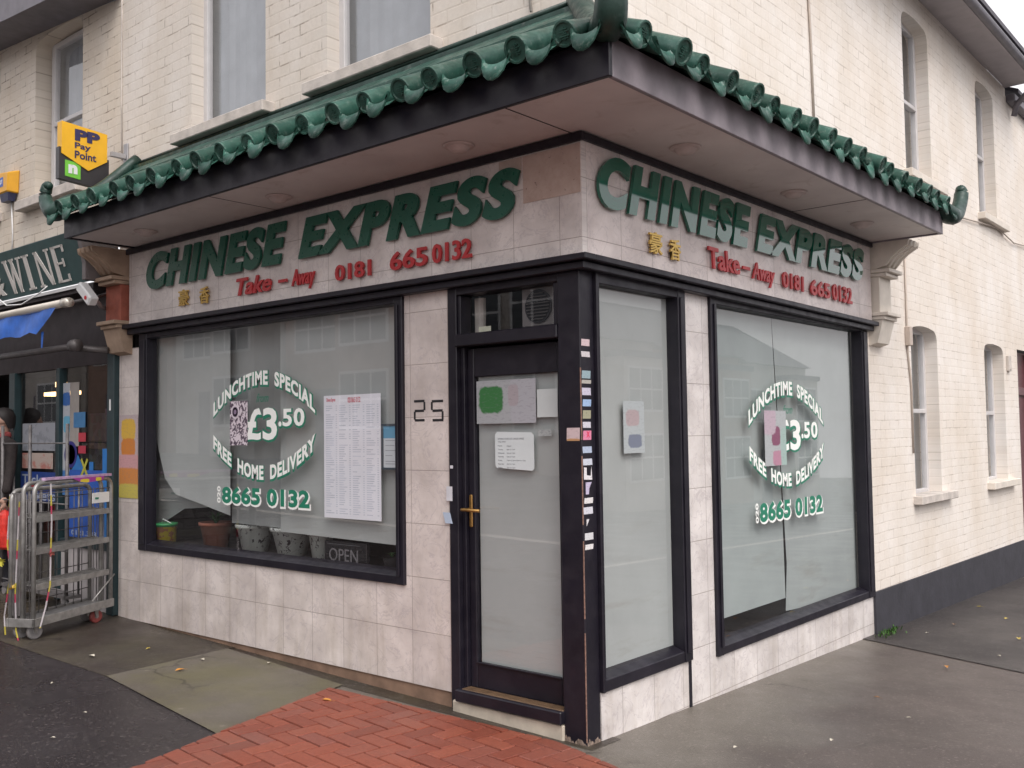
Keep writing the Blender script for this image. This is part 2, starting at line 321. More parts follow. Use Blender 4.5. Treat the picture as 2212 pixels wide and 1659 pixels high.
m.prism([(x, y, gz(x, y) - .12) for x, y in pv], (0, 0, .12)); pav = m.obj('pavement', PAVR); pav['kind'] = 'structure'
m = MB()
for q in ([(-60, -4.95), (4.75, -4.95), (4.75, -4.81), (-60, -4.81)], [(4.61, -4.81), (4.75, -4.81), (4.75, 60), (4.61, 60)]): m.prism([(x, y, gz(x, y) - .13) for x, y in q], (0, 0, .134))
o = m.obj('kerb', STONE); o['kind'] = 'structure'
sheet('pavement_wet_strip', [(-30, -4.8), (-.32, -4.8), (-1.26, -1.66), (-1.42, -1.15), (-2.87, -.99), (-4.32, -1.03), (-30, -1.4)], PAVW, .004)
sheet('pavement_dirty_strip', [(-30, -1.4), (-4.32, -1.03), (-2.87, -.99), (-3.02, -.09), (-3.0, .3), (-30, .3)], PAVD, .006)
sheet('concrete_slab', [(-2.87, -.99), (-1.42, -1.16), (-1.72, -.12), (-3.02, -.05)], SLAB, .008)
sheet('concrete_edging', [(-3.05, -.06), (-1.72, -.125), (-.9, -.10), (.05, -.05), (.05, .2), (-3.05, .2)], PAVD, .002)
sheet('side_pavement_dark', [(.0, 3.62), (1.2, 3.30), (4.6, 2.5), (4.6, 40), (0, 40)], PAVB, .005)
# herringbone brick paving
k = N('red_paving_brick'); oi = k.n('NewGeometry').outputs['Random Per Island']
c = k.ramp(oi, (0., (.18, .047, .029)), (.35, (.215, .055, .033)), (.7, (.245, .066, .038)), (1., (.20, .062, .044)))
c = k.mix(1, c, k.ramp(k.noise(60, 4, None, .7), (.3, .8), (.7, 1.2)), 'MULTIPLY'); c = k.mix(k.math('MULTIPLY', k.ramp(k.noise(2.1, 5), (.5, 0.), (.8, 1.)), .35), c, (.15, .10, .085))
k.col(c).rough(k.ramp(k.noise(3, 4), (.35, .38), (.65, .62))).bump(k.noise(90, 4, None, .7), .4, .003); PBR = k.m
JNT = simple('sand_joint', (.022, .016, .013), .9, .3, 40)
edge = [(-1.70, -.235), (-.92, -.16), (-.5, -.125), (.02, -.11), (.27, -.19), (2.6, -.75), (4.4, -1.3), (4.4, -4.7), (-.35, -4.7), (-1.26, -1.66)]
sheet('paving_bed', edge, JNT, .003)
def clip(poly, hp):    # Sutherland-Hodgman against convex-ish edge loop piece
    out = []; (ax, ay), (bx, by) = hp
    side_ = lambda p: (bx - ax) * (p[1] - ay) - (by - ay) * (p[0] - ax)
    for i in range(len(poly)):
        p, q = poly[i], poly[(i + 1) % len(poly)]; sp_, sq = side_(p), side_(q)
        if sp_ <= 0: out.append(p)
        if sp_ * sq < 0: t = sp_ / (sp_ - sq); out.append((p[0] + t * (q[0] - p[0]), p[1] + t * (q[1] - p[1])))
    return out
m = MB(); L, B_ = .203, .1015; ang = math.radians(-4.5); ca, sa = math.cos(ang), math.sin(ang); g_ = .0052
E2 = edge
for i in range(-40, 60):
    for j in range(-50, 50):
        # herringbone lattice
        ox = i * B_ + j * L; oy = i * B_ - j * L
        for k_ in (0, 1):
            rx0, ry0, rx1, ry1 = (ox, oy, ox + L, oy + B_) if k_ == 0 else (ox, oy + B_, ox + B_, oy + B_ + L)
            rx0 += g_; ry0 += g_; rx1 -= g_; ry1 -= g_
            cx, cy = (rx0 + rx1) / 2, (ry0 + ry1) / 2; X, Y = cx * ca - cy * sa, cx * sa + cy * ca
            if not (-2.1 < X < 3.2 and -3.4 < Y < 0): continue
            pl = [(x * ca - y * sa, x * sa + y * ca) for x, y in ((rx0, ry0), (rx1, ry0), (rx1, ry1), (rx0, ry1))]
            for e in ((0, 1), (1, 2), (3, 4), (4, 5), (9, 0)):
                pl = clip(pl, (E2[e[0]], E2[e[1]]))
                if len(pl) < 3: break
            if len(pl) < 3: continue
            area = abs(sum(pl[q][0] * pl[(q + 1) % len(pl)][1] - pl[(q + 1) % len(pl)][0] * pl[q][1] for q in range(len(pl)))) / 2
            if area < 4e-4: continue
            dz = random.uniform(0, .003); mx_, my_ = sum(p[0] for p in pl) / len(pl), sum(p[1] for p in pl) / len(pl)
            lo = [m.b.verts.new((x, y, gz(x, y) + .002)) for x, y in pl]; mid = [m.b.verts.new((x, y, gz(x, y) + .013 + dz)) for x, y in pl]
            hi = [m.b.verts.new((x + (mx_ - x) * .04, y + (my_ - y) * .04, gz(x, y) + .017 + dz)) for x, y in pl]; n = len(pl)
            m.b.faces.new(hi)
            for a, b in ((lo, mid), (mid, hi)):
                for q in range(n): m.b.faces.new((a[q], a[(q + 1) % n], b[(q + 1) % n], b[q]))
bmesh.ops.recalc_face_normals(m.b, faces=m.b.faces[:])
o = m.obj('brick_paving', PBR); o['kind'] = 'structure'

# ================================================================= wall with openings
def opening(a0, a1, v0, v1, rr=.11, rise=.02):
    pts = [(a0, v0), (a1, v0)]; n = 5
    for i in range(n + 1): t = i / n * math.pi / 2; pts.append((a1 - rr + rr * math.cos(t), v1 - rr - rise + (rr) * math.sin(t)))
    for i in range(1, 4): t = i / 4; pts.append((a1 - rr + (a0 - a1 + 2 * rr) * t, v1 - rise + rise * math.sin(math.pi * t)))
    for i in range(n + 1): t = math.pi / 2 + i / n * math.pi / 2; pts.append((a0 + rr + rr * math.cos(t), v1 - rr - rise + rr * math.sin(t)))
    return pts
def wall(side, outer, holes, depth, w=0.):
    b = bmesh.new(); edges = []
    for lp in [outer] + holes:
        vs = [b.verts.new(P(side, a, v, w)) for a, v in lp]; edges += [b.edges.new((vs[i], vs[(i + 1) % len(vs)])) for i in range(len(vs))]
    bmesh.ops.triangle_fill(b, use_beauty=True, use_dissolve=True, edges=edges, normal=P(side, 0, 0, 1))
    for lp in holes:
        fr = [b.verts.new(P(side, a, v, w)) for a, v in lp]; bk = [b.verts.new(P(side, a, v, w - depth)) for a, v in lp]; n = len(lp)
        for i in range(n): b.faces.new((fr[i], bk[i], bk[(i + 1) % n], fr[(i + 1) % n]))
    m = MB(); m.b.free(); m.b = b; return m
def sash(side, parent, a0, a1, v0, v1, w=-.12, mull=None, white=True, name='window', fs=.05):
    fm = WPNT
    fr = MB(); wd = fs
    fr.wb(side, a0 - .02, a0 + wd, v0, v1, w - .05, w, .004); fr.wb(side, a1 - wd, a1 + .02, v0, v1, w - .05, w, .004)
    fr.wb(side, a0 + wd + .001, a1 - wd - .001, v0, v0 + wd, w - .05, w - .002, .004); fr.wb(side, a0 + wd + .001, a1 - wd - .001, v1 - wd, v1, w - .05, w - .002, .004)
    if mull: fr.wb(side, a0 + wd + .001, a1 - wd - .001, mull - .02, mull + .02, w - .045, w + .01, .004)
    win = fr.obj(name, fm, parent)
    g = MB(); g.poly([P(side, a0 + wd * .9, v0 + wd * .9, w - .025), P(side, a1 - wd * .9, v0 + wd * .9, w - .025), P(side, a1 - wd * .9, v1 - wd * .9, w - .025), P(side, a0 + wd * .9, v1 - wd * .9, w - .025)]); g.obj('pane', GLS, win)
    # gathered net curtain
    cm = MB(); n = 44; prev = None
    for i in range(n + 1):
        a = a0 - .3 + (a1 - a0 + .6) * i / n; q = w - .11 - .012 * (i % 2) - .006 * math.sin(i * 1.7)
        cur = (cm.b.verts.new(P(side, a, v0 - .1, q)), cm.b.verts.new(P(side, a, v1 + .5, q)))
        if prev: fc = cm.b.faces.new((prev[0], cur[0], cur[1], prev[1])); fc.smooth = True
        prev = cur
    cm.obj('curtain', NET, win); return win
def sill(side, a0, a1, v1, h, w, parent, mat):
    m = MB(); m.wq(side, a0, a1, (v1 - h, v1 - h), (v1, v1), -.11, w, .006); return m.obj('window_sill', mat, parent)

# ================================================================= CORNER SHOP BUILDING
SH = thing('takeaway_building', 'cream painted brick corner building with black framed takeaway shopfront under a green tiled canopy', 'building')
oA = [(-3.567, -2.641, 3.80, 5.4), (-1.981, -1.046, 3.80, 5.4)]
wm = wall('A', [(-4.63, 3.0), (-.0, 3.0), (-.0, 6.4), (-4.63, 6.4)], [opening(*q) for q in oA], .16, 0.)
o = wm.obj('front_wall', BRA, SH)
oB = [(5.03, 5.775, 3.84, 5.38), (7.43, 8.17, 3.84, 5.38), (4.99, 5.75, .90, 2.46), (7.40, 8.21, .90, 2.44)]
wm = wall('B', [(0, 3.0), (3.87, 3.0), (3.87, .215), (8.85, .165), (8.85, 2.44), (9.85, 2.44), (9.85, .15), (18, .0), (18, 5.5), (8.77, 5.52), (8.77, 5.61), (5, 5.61), (0, 5.61)], [opening(*q) for q in oB], .19, 0.)
wm.b.faces.ensure_lookup_table()
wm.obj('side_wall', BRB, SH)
m = MB(); m.box(-4.6, -.02, .3, 8, 6.2, 6.3); m.obj('ceiling', DIM, SH)  # closes the shell
m = MB(); m.box(-9, -.25, 17.8, 18, -.5, 6); m.obj('back_wall', DIM, SH)
for q in oA:
    w_ = sash('A', SH, q[0], q[1], q[2], q[3], -.10, None); s_ = sill('A', q[0] - .14, q[1] + .10, 3.80, .075, .10, SH, STONE)
for i, q in enumerate(oB):
    w_ = sash('B', SH, q[0], q[1], q[2], q[3], -.115, (q[2] + q[3]) / 2); sill('B', q[0] - .07, q[1] + .24, q[2] + .02, .075, .08, SH, STONEC if i != 2 else STONE)
# side door far down the wall
m = MB(); m.box(-.16, -.12, 8.85, 9.85, -.3, 2.44); m.box(-.12, -.09, 8.87, 8.95, -.25, 2.42, .004); m.box(-.12, -.09, 9.75, 9.83, -.25, 2.42, .004); m.box(-.12, -.09, 8.96, 9.74, 1.9, 2.0, .004)
dr = m.obj('side_door', simple('maroon_paint', (.11, .035, .04), .4, .15), SH)
m = MB(); m.box(-.2, -.0, 8.79, 8.86, -.3, .16); m.box(-.14, -.0, 8.852, 8.856, -.3, 2.44); m.obj('door_reveal', STONEC, SH)
# dark plinth along the side
m = MB(); m.hexa([(.0, 3.87, -.35), (.022, 3.87, -.35), (.022, 8.78, -.5), (0, 8.78, -.5), (0, 3.87, .222), (.018, 3.87, .222), (.018, 8.78, .171), (0, 8.78, .171)])
m.hexa([(.0, 9.85, -.5), (.022, 9.85, -.5), (.022, 18, -.9), (0, 18, -.9), (0, 9.85, .16), (.018, 9.85, .16), (.018, 18, .05), (0, 18, .05)]); m.obj('plinth', CPL, SH)
# eaves, gutter, roof over the side wall
ev = MB(); ev.box(.0, .33, -.3, 8.77, 5.612, 5.63); ev.box(.33, .35, -.3, 8.80, 5.56, 5.66); e_ = ev.obj('eaves', SOFW, SH)
m = MB(); m.tube([(.385, -.3, 5.60), (.385, 8.82, 5.585)], .045, 10); m.tube([(.40, 8.6, 5.56), (.1, 8.9, 5.42), (.05, 8.95, 5.3)], .035, 8); m.obj('gutter', GUT, e_)
m = MB(); m.prism([(.42, -.35, 5.66), (-3.2, -.35, 7.2), (-3.2, 8.9, 7.2), (.42, 8.9, 5.66)], (0, 0, .05)); m.prism([(.12, 8.9, 5.56), (-3.2, 8.9, 7.1), (-3.2, 18, 7.1), (.12, 18, 5.52)], (0, 0, .05)); m.obj('roof', ROOF, SH)
m = MB(); m.box(.0, .10, 8.8, 18, 5.44, 5.54, .01); m.obj('rear_gutter', GUT, SH)
# service cable runs stay on the wall
m = MB(); m.tube([(.012, 2.86, 5.6), (.012, 2.93, 4.4), (.012, 2.95, 3.72)], .009, 6); m.tube([(.012, 4.87, 3.16), (.012, 4.865, 2.2), (.012, 4.93, 1.9), (.012, 4.93, 1.3)], .009, 6)
m.tube([(.02, 5.0, 3.60), (.02, 5.85, 3.62), (.02, 6.6, 3.68), (.025, 7.38, 3.74), (.025, 8.1, 3.79), (.025, 8.8, 3.72), (.025, 9.6, 3.78)], .008, 6); m.wb('B', 4.83, 4.90, 2.25, 2.42, .0, .05, .006); m.obj('cable', simple('cream_cable', (.45, .38, .33), .6, .1), SH)
m = MB(); m.wb('B', 8.33, 8.45, 2.16, 2.34, .0, .03, .004); m.wb('B', 8.35, 8.43, 2.18, 2.23, .03, .034); m.obj('wall_vent', STONE, SH)
m = MB(); m.tube([(-4.61, -.006, 5.4), (-4.60, -.006, 4.9), (-4.605, -.006, 4.3), (-4.59, -.006, 3.8)], .006, 6); m.obj('cable', STONE, SH); m = MB(); m.tube([(-.35, -.01, 5.2), (-.32, -.02, 4.2), (-.28, -.02, 3.75)], .008, 6); m.obj('cable', STONE, SH)

# --- shop wall, tiles
def T(name, mat, lst, parent=SH, bev=0.):
    m = MB()
    for q in lst: m.wb(*q, bev)
    return m.obj(name, mat, parent)
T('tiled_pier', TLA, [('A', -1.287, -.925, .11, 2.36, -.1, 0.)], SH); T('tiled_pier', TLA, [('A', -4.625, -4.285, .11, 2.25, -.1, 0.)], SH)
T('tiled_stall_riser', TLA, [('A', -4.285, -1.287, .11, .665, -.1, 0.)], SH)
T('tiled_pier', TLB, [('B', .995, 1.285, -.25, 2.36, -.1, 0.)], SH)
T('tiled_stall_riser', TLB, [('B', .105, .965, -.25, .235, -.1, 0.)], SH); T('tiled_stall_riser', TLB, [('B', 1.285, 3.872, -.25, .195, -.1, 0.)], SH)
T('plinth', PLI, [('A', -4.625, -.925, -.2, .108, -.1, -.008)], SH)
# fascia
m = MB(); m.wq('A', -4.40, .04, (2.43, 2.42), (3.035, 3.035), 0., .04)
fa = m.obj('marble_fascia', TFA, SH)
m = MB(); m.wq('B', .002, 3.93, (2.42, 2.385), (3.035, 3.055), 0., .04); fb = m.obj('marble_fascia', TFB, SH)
# bare patch where tiles have come away
k = N('bare_render'); c = k.mix(k.ramp(k.noise(5, 6, None, .7), (.35, 0.), (.65, 1.)), (.42, .31, .26), (.54, .43, .38)); c = k.mix(k.ramp(k.noise(22, 5, None, .8), (.62, 0.), (.68, 1.)), c, (.05, .04, .035)); k.col(c).rough(.9).bump(k.noise(40, 5), .5, .004)
m = MB(); m.wb('A', -.335, .035, 2.735, 2.985, .04, .043); m.wb('A', -.5, -.345, 2.90, 2.985, .04, .0425); m.obj('bare_patch', k.m, fa)
T('trim', BLK, [('A', -4.42, .062, 2.99, 3.034, .041, .062), ('B', -.041, 3.94, 2.995, 3.034, .041, .062)], SH, .003)
m = MB()
for q in (('A', -4.42, .095, (2.395, 2.388), (2.43, 2.42), 0., .095), ('A', -4.40, .06, (2.35, 2.348), (2.394, 2.386), 0., .06)): m.wq(*q, .005)
for q in (('B', .001, 3.94, (2.388, 2.35), (2.42, 2.385), 0., .0945), ('B', .001, 3.92, (2.348, 2.31), (2.386, 2.349), 0., .0595)): m.wq(*q, .005)
m.obj('cornice', BLK, SH)
# --- canopy
CAN = thing('tmp', None, None); CAN.name = 'canopy'; CAN.parent = SH
m = MB(); m.prism([(-4.3, -.575, 3.04), (.575, -.575, 3.04), (.575, 3.93, 3.04), (.0, 3.93, 3.04), (.0, 0, 3.04), (-4.42, 0, 3.04)], (0, 0, .015)); m.obj('soffit', SOF, CAN)
for p_, q_, r_ in (((-.01, -.02), (-.01, -.575), .0025), ((-2.45, -.03), (-2.45, -.575), .0015), ((.05, 2.42), (.575, 2.42), .0015)): m = MB(); m.tube([(*p_, 3.0385), (*q_, 3.0385)], r_, 4); m.obj('soffit_joint', DARK, CAN)
m = MB(); m.box(-4.32, .60, -.60, -.576, 3.028, 3.20, .003); m.box(-4.32, -4.296, -.575, 0, 3.03, 3.2); m.obj('fascia_board', BLK, CAN)
BRD = simple('purple_grey_board', (.22, .19, .21), .5, .15, 9)
m = MB(); m.box(.576, .60, -.575, 3.96, 3.028, 3.20, .003); m.box(0, .575, 3.935, 3.96, 3.03, 3.2); m.obj('fascia_board', BRD, CAN)
for s_, e in (('A', (-4.3, .6)), ('B', (-.6, 3.95))): pass
# roof deck under tiles
m = MB()
dk = ((.60, 3.20), (.36, 3.28), (0, 3.60))
for (w0, z0), (w1, z1) in zip(dk, dk[1:]):
    m.poly([(-4.3, -w0, z0), (w0, -w0, z0), (w1, -w1, z1), (-4.3, -w1, z1)]); m.poly([(w0, -w0, z0), (w0, 3.95, z0), (w1, 3.95, z1), (w1, -w1, z1)])
m.poly([(-4.3, -w, z) for w, z in dk] + [(-4.3, 0, 3.2)]); m.poly([(w, 3.95, z) for w, z in dk] + [(0, 3.95, 3.2)]); m.obj('roof_deck', GRND, CAN)
SL0, SL1 = (.655, 3.215), (.03, 3.70)   # (w, z) eave and wall
def slope(w):      # flared roof: shallow at the eave, steeper by the wall
    pr = ((.75, 3.185), (.66, 3.215), (.36, 3.34), (.03, 3.65), (-.1, 3.76))
    for (w0, z0), (w1, z1) in zip(pr, pr[1:]):
        if w >= w1: return z0 + (w0 - w) / (w0 - w1) * (z1 - z0)
    return 3.73
sd_ = Vector((SL0[0] - SL1[0], SL0[1] - SL1[1])).normalized()
def tiles(side, a0, a1, n, hip):
    m = MB(); pitch = (a1 - a0) / n
    for i in range(n):
        a = a0 + pitch * (i + .5); ja = random.uniform(-.014, .014); jw = random.uniform(-.02, .03)
        wmin = max(.03, hip(a) + .03)
        for (wa, wb_, rr) in ((SL0[0] + .035 + jw, .30, .056),):
            wb_ = max(wb_, wmin)
            if wa - wb_ < .05: continue
            tw = random.uniform(-.016, .016); rr *= random.uniform(.93, 1.06)
            lf = .022 if wa > .5 else .040
            p0 = P(side, a + ja, slope(wa) + lf, wa); p1 = P(side, a + tw, slope(wb_) + .022, wb_)
            ax = (p1 - p0).normalized()
            m.lathe(p0, [(rr * .80, .008), (rr * .86, 0.), (rr * 1.02, 0.), (rr * 1.04, .006), (rr, .012), (rr * .93, (p1 - p0).length)], 18, ax)
            if wa > .5:   # moulded character on the end disc
                up = Vector((0, 0, 1)); sx = ax.cross(up).normalized(); sy = sx.cross(ax).normalized()
                for q in range(5):
                    c_ = p0 + ax * .007 + sy * (.019 - q * .0095); ln = (.018, .024, .012, .026, .016)[q]
                    m.hexa([c_ + sx * sx_ * ln + sy * sy_ * .0022 + ax * az for az in (.004, -.005) for sx_, sy_ in ((-1, -1), (1, -1), (1, 1), (-1, 1))])
                c_ = p0 + ax * .007; m.hexa([c_ + sx * sx_ * .0025 + sy * sy_ * .026 + ax * az for az in (.004, -.005) for sx_, sy_ in ((-1, -1), (1, -1), (1, 1), (-1, 1))])
    # troughs with hanging lips
    for i in range(n + 1):
        a = a0 + pitch * i; wmin = max(.03, hip(a) + .02); hw = pitch * .46
        if wmin > .6: continue
        for (wa, wb_, lift) in ((.665, .28, 0.),):
            wb_ = max(wb_, wmin)
            if wa - wb_ < .04: continue
            rows = []
            for w in (wa, wb_):
                rows.append([m.b.verts.new(P(side, a + hw * math.cos(t), slope(w) + .028 + lift - .058 * math.sin(t), w)) for t in [math.pi * q / 8 for q in range(9)]])
            for q in range(8): fc = m.b.faces.new((rows[0][q], rows[0][q + 1], rows[1][q + 1], rows[1][q])); fc.smooth = True
        if True:
            jw = random.uniform(-.014, .016); a += random.uniform(-.012, .012); hw2 = pitch * random.uniform(.30, .34); dz = random.uniform(.066, .085); top = []; bot = []
            for q in range(9):
                t = math.pi * q / 8; c0 = math.cos(t) * hw2; s0 = math.sin(t)
                top.append((a + c0, slope(.66) + .028 - .045 * s0, .662 + jw)); 
                bot.append((a + c0 * .93, slope(.66) + .022 - .045 * s0 - dz * s0 ** .8, .675 + jw + .025 * s0))
            for off in (0, .010):
                tv = [m.b.verts.new(P(side, x, z, w + off)) for x, z, w in top]; bv = [m.b.verts.new(P(side, x, z, w + off)) for x, z, w in bot]
                for q in range(8): fc = m.b.faces.new((tv[q], tv[q + 1], bv[q + 1], bv[q])); fc.smooth = True; fc.material_index = 1
                if off == 0: t1, b1 = tv, bv
            for q in range(8): fc = m.b.faces.new((b1[q], b1[q + 1], bv[q + 1], bv[q])); fc.material_index = 1
    bmesh.ops.recalc_face_normals(m.b, faces=m.b.faces[:]); return m
LIPM = glaze('weathered_trough_glaze', 1.25, .75)
tiles('A', -4.30, .555, 19, lambda a: a).obj('roof_tiles', GRN, CAN).data.materials.append(LIPM)
tiles('B', -.555, 3.93, 18, lambda a: -a).obj('roof_tiles', glaze('green_glazed_tile_side', 1.0, .7), CAN).data.materials.append(LIPM)
# plain upper slope with long mouldings
m = MB()
def run(w0, z0, w1, z1):
    m.hexa([(-4.31, -w0, z0 - .03), (w0, -w0, z0 - .03), (w1, -w1, z1 - .03), (-4.31, -w1, z1 - .03), (-4.31, -w0, z0), (w0, -w0, z0), (w1, -w1, z1), (-4.31, -w1, z1)])
    m.hexa([(w0, -w0 + .001, z0 - .03), (w0, 3.95, z0 - .03), (w1, 3.95, z1 - .03), (w1, -w1 + .001, z1 - .03), (w0, -w0 + .001, z0), (w0, 3.95, z0), (w1, 3.95, z1), (w1, -w1 + .001, z1)])
run(.40, 3.385, .20, 3.535); run(.215, 3.55, .06, 3.665); run(.085, 3.672, .004, 3.70)
m.obj('upper_slope', glaze('upper_slope_glaze', .75, .7), CAN)
# flashing roll against the wall
m = MB(); m.tube([(-4.33, -.02, 3.712), (.02, -.02, 3.72)], .017, 8); m.tube([(.02, -.02, 3.72), (.02, 3.95, 3.72)], .017, 8); m.obj('flashing', GRND, CAN)
# hip ridge and upturned ends
def horn(pts, rads, name='ridge_end'):
    m = MB(); P_ = [Vector(p) for p in pts]; fine = []; fr = []
    for i in range(len(P_) - 1):
        p0, p1, p2, p3 = P_[max(i - 1, 0)], P_[i], P_[i + 1], P_[min(i + 2, len(P_) - 1)]
        for q in range(5):
            t = q / 5; fine.append(.5 * ((2 * p1) + (p2 - p0) * t + (2 * p0 - 5 * p1 + 4 * p2 - p3) * t * t + (3 * p1 - p0 - 3 * p2 + p3) * t ** 3)); fr.append(rads[i] + (rads[i + 1] - rads[i]) * t)
    fine.append(P_[-1]); fr.append(rads[-1]); m.tube(fine, fr, 12); return m.obj(name, GRND, CAN)
horn([(0.02, -.02, 3.74), (.3, -.3, 3.43), (.52, -.52, 3.27), (.62, -.62, 3.25), (.655, -.655, 3.36), (.65, -.65, 3.52), (.62, -.62, 3.68)], [.06, .062, .068, .074, .068, .062, .04])
horn([(-4.30, -.03, 3.74), (-4.30, -.35, 3.43), (-4.31, -.58, 3.29), (-4.37, -.64, 3.23), (-4.46, -.65, 3.28), (-4.53, -.645, 3.37), (-4.51, -.64, 3.45), (-4.46, -.64, 3.44)], [.045, .05, .065, .07, .058, .048, .04, .022])
horn([(.03, 3.95, 3.71), (.35, 3.93, 3.40), (.57, 3.92, 3.26), (.63, 4.0, 3.19), (.64, 4.14, 3.20), (.64, 4.28, 3.30), (.64, 4.35, 3.41), (.64, 4.32, 3.46)], [.045, .05, .06, .075, .066, .056, .056, .03])
# downlights in the soffit
LAMPM = simple('brownish_downlight', (.52, .44, .42), .5, .1)
for x, y in ((-.569, -.28), (-2.141, -.26), (-3.68, -.30), (.285, .564), (.296, 1.903), (.268, 3.15)):
    m = MB(); m.lathe((x, y, 3.041), [(.078, 0), (.085, -.004), (.078, -.012), (.062, -.014), (.055, -.022), (.042, -.036), (.02, -.042)], 20); d_ = m.obj('downlight', LAMPM, CAN)
# console brackets at both ends
def console(side, a0, a1, mats, flip=1):
    prof = lambda lst: [(w, v) for w, v in lst]
    m = MB(); pts = [(0, 3.03), (.34, 3.03), (.33, 2.99), (.26, 2.95), (.20, 2.90), (.15, 2.84), (.0, 2.80)]
    m.prism([P(side, a0, v, w) for w, v in pts], P(side, a1, 0, 0) - P(side, a0, 0, 0)); 
    for q in range(3): aa = a0 + (a1 - a0) * (q + .5) / 3; m.tube([P(side, aa, v + .0, w + .002) for w, v in pts[1:-1]], .012, 6)
    m.wb(side, a0 - .02, a1 + .02, 2.785, 2.815, 0, .19, .004); m.wb(side, a0 - .01, a1 + .01, 2.755, 2.783, 0, .16, .004)
    cu_ = m.obj('console_bracket', mats[0], SH); m = MB(); m.wb(side, a0 - .02, a1 + .02, 2.435, 2.465, 0, .17, .004); m.wb(side, a0 - .01, a1 + .01, 2.405, 2.433, 0, .14, .004)
    m.prism([P(side, a0, v, w) for w, v in ((0, 2.404), (.12, 2.404), (.07, 2.22), (0, 2.2))], P(side, a1, 0, 0) - P(side, a0, 0, 0))
    c_ = m.obj('console_bracket', mats[0], SH); m = MB(); m.wb(side, a0, a1, 2.466, 2.754, 0, .10, .004); m.obj('bracket_block', mats[1], c_); return c_
console('A', -4.66, -4.42, (simple('brown_stone_bracket', (.36, .26, .19), .8, .2, 8, bump=.3), simple('red_block', (.30, .085, .055), .8, .25, 9, bump=.3)))
console('B', 3.955, 4.22, (STONEC, STONEC))
# --- shop windows
def shopwin(side, outer, glass, sillh=.04, sillw=.05, name='shop_window'):
    a0, a1, v0, v1 = outer; g0, g1, h0, h1 = glass; m = MB()
    m.wb(side, a0, g0, v0, v1, -.07, .022, .004); m.wb(side, g1, a1, v0, v1, -.07, .022, .004)
    m.wb(side, g0 + .001, g1 - .001, h1, v1, -.07, .018, .004)
    m.hexa([P(side, g0 + .001, v0, -.07), P(side, g1 - .001, v0, -.07), P(side, g1 - .001, v0, .016), P(side, g0 + .001, v0, .016), P(side, g0 + .001, h0 + .012, -.07), P(side, g1 - .001, h0 + .012, -.07), P(side, g1 - .001, h0 - .02, .016), P(side, g0 + .001, h0 - .02, .016)], .003)
    for q in ((a0 + .03, g0 - .014), (g1 + .014, a1 - .03)):
        if q[1] > q[0]: m.wb(side, q[0], q[1], v0 + .05, v1 - .05, .022, .032, .003)
    fr = m.obj(name, BLK, SH)
    g = MB(); g.poly([P(side, g0 - .01, h0 - .01, -.035), P(side, g1 + .01, h0 - .01, -.035), P(side, g1 + .01, h1 + .01, -.035), P(side, g0 - .01, h1 + .01, -.035)]); g.obj('pane', GLS, fr); return fr
wA = shopwin('A', (-4.285, -1.288, .665, 2.35), (-4.17, -1.355, .735, 2.31))
wB1 = shopwin('B', (.10, .985, .235, 2.35), (.125, .905, .315, 2.295)); wB2 = shopwin('B', (1.286, 3.87, .195, 2.35), (1.355, 3.75, .265, 2.30))
T('corner_post', BLK, [('A', -.14, .0, -.02, 2.35, -.098, .021)], SH, .004); T('trim', BLK, [('B', .965, .994, -.2, .235, -.09, .006)], SH, .003)
m = MB(); [m.box(-.004, .0010, -.0218, -.017, a_, b_) for a_, b_ in ((.02, .55), (.62, 1.0), (1.08, 1.42), (1.5, 1.86))]
sc_ = m.obj('bare_edge', simple('bare_wood', (.22, .13, .10), .8, .4, 60), SH)
for side_, lo, hi in (('A', -.135, -.003), ('B', -.018, .098)):
    m = MB(); top = []; n_ = 16
    for q in range(n_ + 1): top.append((lo + (hi - lo) * q / n_, .010 + .022 * random.random() + .012 * math.sin(q * .7)))
    m.prism([P(side_, a, v, .0006 if side_ == 'B' else .0216) for a, v in [(lo, -.01), (hi, -.01)] + top[::-1]], P(side_, 0, 0, .001)); m.obj('peeling_paint', simple('bare_base', (.20, .15, .12), .9, .6, 60), SH)
# blinds
def blind(side, pts, w, mat, parent, curl=None):
    m = MB(); m.poly([P(side, a, v, w + (c_ if len(q) else 0)) for (a, v, *q) in pts for c_ in [q[0] if q else 0]]); return m.obj('blind', mat, parent)
blind('A', [(-4.30, 2.345), (-3.215, 2.345), (-3.215, 1.02), (-3.215, .97), (-3.6, 1.04), (-3.95, 1.10), (-4.1, 1.22), (-4.22, 1.5), (-4.28, 1.8)], -.10, PAPER, wA)
blind('A', [(-3.30, 2.34), (-2.5, 2.34), (-2.5, .90), (-3.30, .91)], -.17, PAPER2, wA)
blind('A', [(-4.45, 2.34), (-3.32, 2.34), (-3.32, 1.06), (-3.7, 1.0), (-4.0, .98), (-4.45, .80)], -.21, PAPER2, wA)
blind('A', [(-2.62, 2.345), (-1.32, 2.345), (-1.32, .87), (-2.62, .89)], -.10, PAPER, wA)
blind('B', [(.10, 2.34), (.95, 2.34), (.95, .30), (.10, .30)], -.06, PAPER, wB1)
blind('B', [(1.30, 2.34), (2.34, 2.34), (2.43, 1.2), (2.455, .368), (1.30, .366)], -.09, film('frosted_blind_green', (.37, .41, .405)), wB2)
blind('B', [(2.36, 2.34), (3.8, 2.34), (3.8, .215), (3.0, .245), (2.463, .276), (2.50, .6), (2.455, 1.2)], -.095, film('frosted_blind_green2', (.375, .41, .405)), wB2)
m = MB(); m.wb('A', -4.3, -1.3, .68, .70, -.60, -.08); m.wb('A', -4.3, -1.3, .0, .68, -.62, -.60); m.obj('display_shelf', simple('dark_shelf', (.08, .07, .07), .6, .2), SH)
